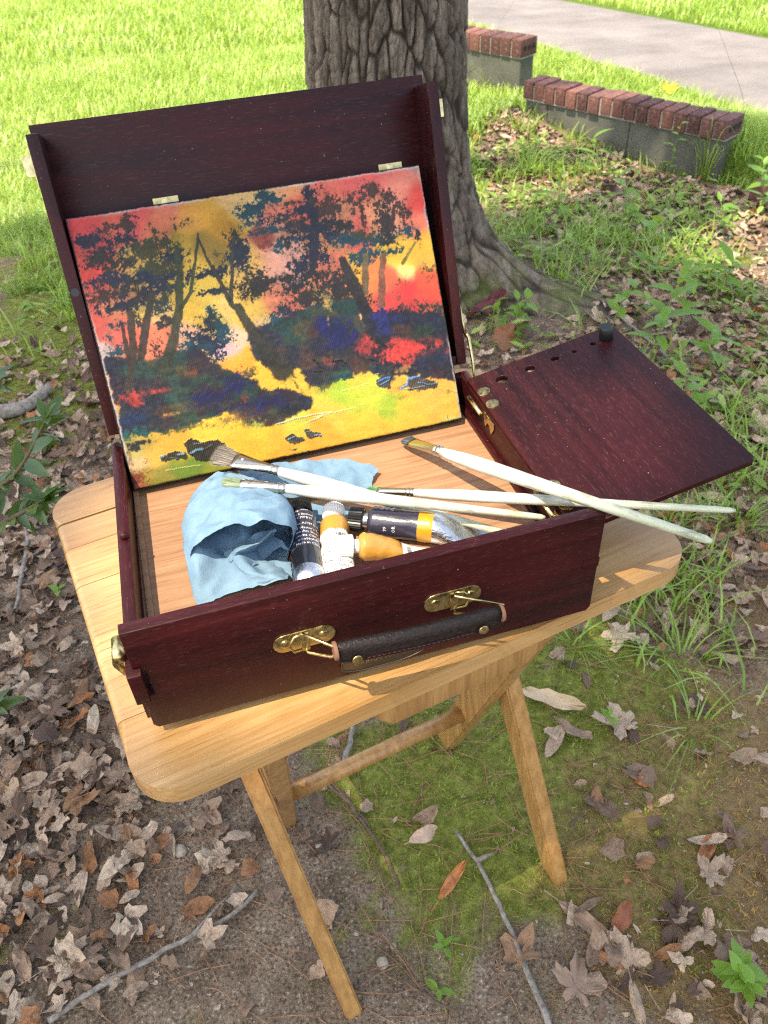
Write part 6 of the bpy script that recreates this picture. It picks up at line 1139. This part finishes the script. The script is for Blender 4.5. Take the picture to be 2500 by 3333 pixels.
# ------------------------------------------------------------------ sticks, needles, pebbles
def mat_stick(name, a, b):
    m = NT(name); n = m.noise(m.co((30, 30, 30)), 3, 5, .7); m.p(Base__Color=m.ramp(n, [(.35, a), (.65, b)]), Roughness=.9); m.bump(n, .5, .002); return m.m
M_STK = mat_stick('grey_twig', srgb(98, 88, 80), srgb(152, 144, 134)); M_STKB = mat_stick('brown_twig', srgb(70, 54, 44), srgb(112, 90, 74))
def stick(label, px, r0, r1, mat=M_STK, lift=.006, fork=None):
    pts = np.array([gd(*q)[:] for q in px]); f = crom(pts, 16, 0) if len(pts) > 2 else np.array([pts[0] + (pts[1] - pts[0]) * t for t in np.linspace(0, 1, 8)])
    n = len(f); o = Vector(f[0]); P = []
    for k, q in enumerate(f): P.append(Vector((q[0] + .003 * (mnoise.noise(Vector((k * .9, q[0] * 9, 0)))), q[1] + .003 * mnoise.noise(Vector((k * .9, 5, q[1] * 9))), max(q[2], gzf(q[0], q[1])) + lift + r0 * .6)) - o)
    V, F = tube_vf(P, [r0 + (r1 - r0) * k / (n - 1) for k in range(n)], 7)
    for fk in (fork or []):
        a, (ex, ey) = fk; e = gd(ex, ey) - o; e.z += lift + .002; v2, f2 = tube_vf([P[a], P[a].lerp(e, .5) + Vector((0, 0, .003)), e], [r1 * 1.0, r1 * .7, r1 * .4], 6, True, len(V)); V += v2; F += f2
    ob = mesh('stick', V, F, mat, None, True); ob.location = o; return tag(ob, label, 'stick', 'sticks on the ground')
stick('long pale grey stick lying in the bottom left corner', [(110, 2212), (220, 2135), (330, 2075), (420, 2025), (500, 1985), (560, 1930)], .0042, .0026, fork=[(9, (520, 1915))])
stick('long dark edged stick running down to the bottom edge between the table legs', [(985, 1800), (1040, 1885), (1085, 1975), (1130, 2080), (1190, 2225)], .0024, .0042, fork=[(3, (1065, 1850))])
stick('short pale stick just under the front edge of the table', [(745, 1655), (765, 1575)], .0042, .0036)
stick('brown twig behind the left table leg', [(700, 1690), (770, 1760), (830, 1850), (865, 1925)], .0026, .0016, M_STKB)
stick('thin grey twig crossing the brown twig by the left leg', [(640, 1640), (720, 1700), (800, 1790)], .0022, .0014, M_STKB)
stick('weathered stick on the leaves at the left, pointing at the table', [(60, 1120), (62, 1190), (48, 1260), (40, 1330)], .005, .0036)
stick('thin stick slanting across the leaves at the left edge', [(0, 1245), (60, 1215), (115, 1180)], .0032, .002)
stick('long thin fallen branch crossing the leaves behind the palette', [(1190, 490), (1240, 600), (1330, 690), (1420, 760), (1530, 860), (1659, 955)], .005, .0035, fork=[(5, (1230, 520)), (8, (1480, 720))])
stick('short grey twig on the dry moss right of the far table leg', [(1230, 1790), (1280, 1730), (1315, 1700)], .0016, .001, M_STKB)
stick('dark twig on the soil near the bottom centre', [(870, 2120), (930, 2160), (990, 2190)], .002, .0014, M_STKB)
stick('thin twig at the lower left, left of the long pale stick', [(30, 1930), (28, 2000), (45, 2060), (110, 2075)], .0016, .0012)
stick('bare grey root end showing at the left in the litter', [(0, 905), (60, 890), (110, 850)], .02, .012)
# pine needles
nn_ = 5200; px_, py_ = scatter(nn_, -1.0, 1.2, .25, 2.0, lambda x, y: .3 + .7 * np.exp(-((x + .12) ** 2 + (y - .75) ** 2) / .16)); n = len(px_)
Pn = np.stack([px_, py_, gz(px_, py_) + .0025 + .003 * RNG.random(n)], -1); aa = RNG.random(n) * 2 * PI; LL_ = .03 + .06 * RNG.random(n); dv = np.stack([np.cos(aa), np.sin(aa), .06 * (RNG.random(n) - .5)], -1) * LL_[:, None]; sv = np.stack([-np.sin(aa), np.cos(aa), np.zeros(n)], -1) * .0006; up = np.array([0, 0, .0008]); bd = sv * (RNG.random(n)[:, None] - .5) * 14
q = np.stack([Pn - sv, Pn + sv, Pn + up, Pn + dv * .5 + bd - sv, Pn + dv * .5 + bd + sv, Pn + dv * .5 + bd + up * 1.5, Pn + dv - sv * .6, Pn + dv + sv * .6, Pn + dv + up], 1).reshape(-1, 3); b = (np.arange(n) * 9)[:, None]
nf = np.concatenate([b + np.array([[0, 1, 4, 3]]), b + np.array([[1, 2, 5, 4]]), b + np.array([[2, 0, 3, 5]]), b + np.array([[3, 4, 7, 6]]), b + np.array([[4, 5, 8, 7]]), b + np.array([[5, 3, 6, 8]])])
pn = mesh('pine_needles', q, nf, mat_stick('dry_pine_needle', srgb(124, 84, 60), srgb(164, 124, 96)), None); tag(pn, 'fine reddish pine needles strewn over the soil under the table', 'pine needles', kind='stuff')
# gravel crumbs
n = 9000; gx_, gy_ = scatter(n, -.9, 1.3, .2, 1.9, lambda x, y: .25 + .75 * sstep(.45, .65, fbm(x * 5, y * 5, 97, 3))); n = len(gx_); s = .0008 + .0022 * RNG.random(n) ** 3
octa = np.array([(1, 0, 0), (0, 1, 0), (-1, 0, 0), (0, -1, 0), (0, 0, .8), (0, 0, -.8)]); of = np.array([(0, 1, 4), (1, 2, 4), (2, 3, 4), (3, 0, 4), (1, 0, 5), (2, 1, 5), (3, 2, 5), (0, 3, 5)])
c = np.stack([gx_, gy_, gz(gx_, gy_) + s * .3], -1); rr_ = 1 + .5 * (RNG.random((n, 6, 1)) - .5); q = (c[:, None] + octa[None] * s[:, None, None] * rr_).reshape(-1, 3); ff = (np.arange(n)[:, None, None] * 6 + of[None]).reshape(-1, 3)
gr = mesh('soil_crumbs', q, ff, mat_stick('soil_crumb', srgb(84, 70, 60), srgb(168, 154, 138)), None); tag(gr, 'loose soil crumbs and grit on the ground under the table', 'soil', kind='stuff')
M_PEB = mat_stick('pale_pebble', srgb(134, 120, 104), srgb(176, 164, 146))
for i, (px, s, lb) in enumerate((((825, 2082), .008, 'pale round pebble between the front table legs'), ((388, 1838), .010, 'yellowish flat pebble on the soil left of the front leg'), ((850, 2045), .004, 'small white pebble just above the pale round one'), ((770, 2015), .0035, 'tiny white pebble left of the seedling'), ((690, 1830), .006, 'pale chip of stone beside the left table leg'))):
    p = gd(*px); bm = bmesh.new(); bmesh.ops.create_icosphere(bm, subdivisions=2, radius=s)
    for v in bm.verts: v.co *= 1 + .35 * mnoise.noise(v.co * (70 / max(.5, s * 90)) + Vector((i * 3, 0, 0))); v.co.z *= .6
    o = bm_obj('pebble', bm, M_PEB, None, True); o.location = (p.x, p.y, p.z + s * .25); tag(o, lb, 'pebble', 'pebbles')
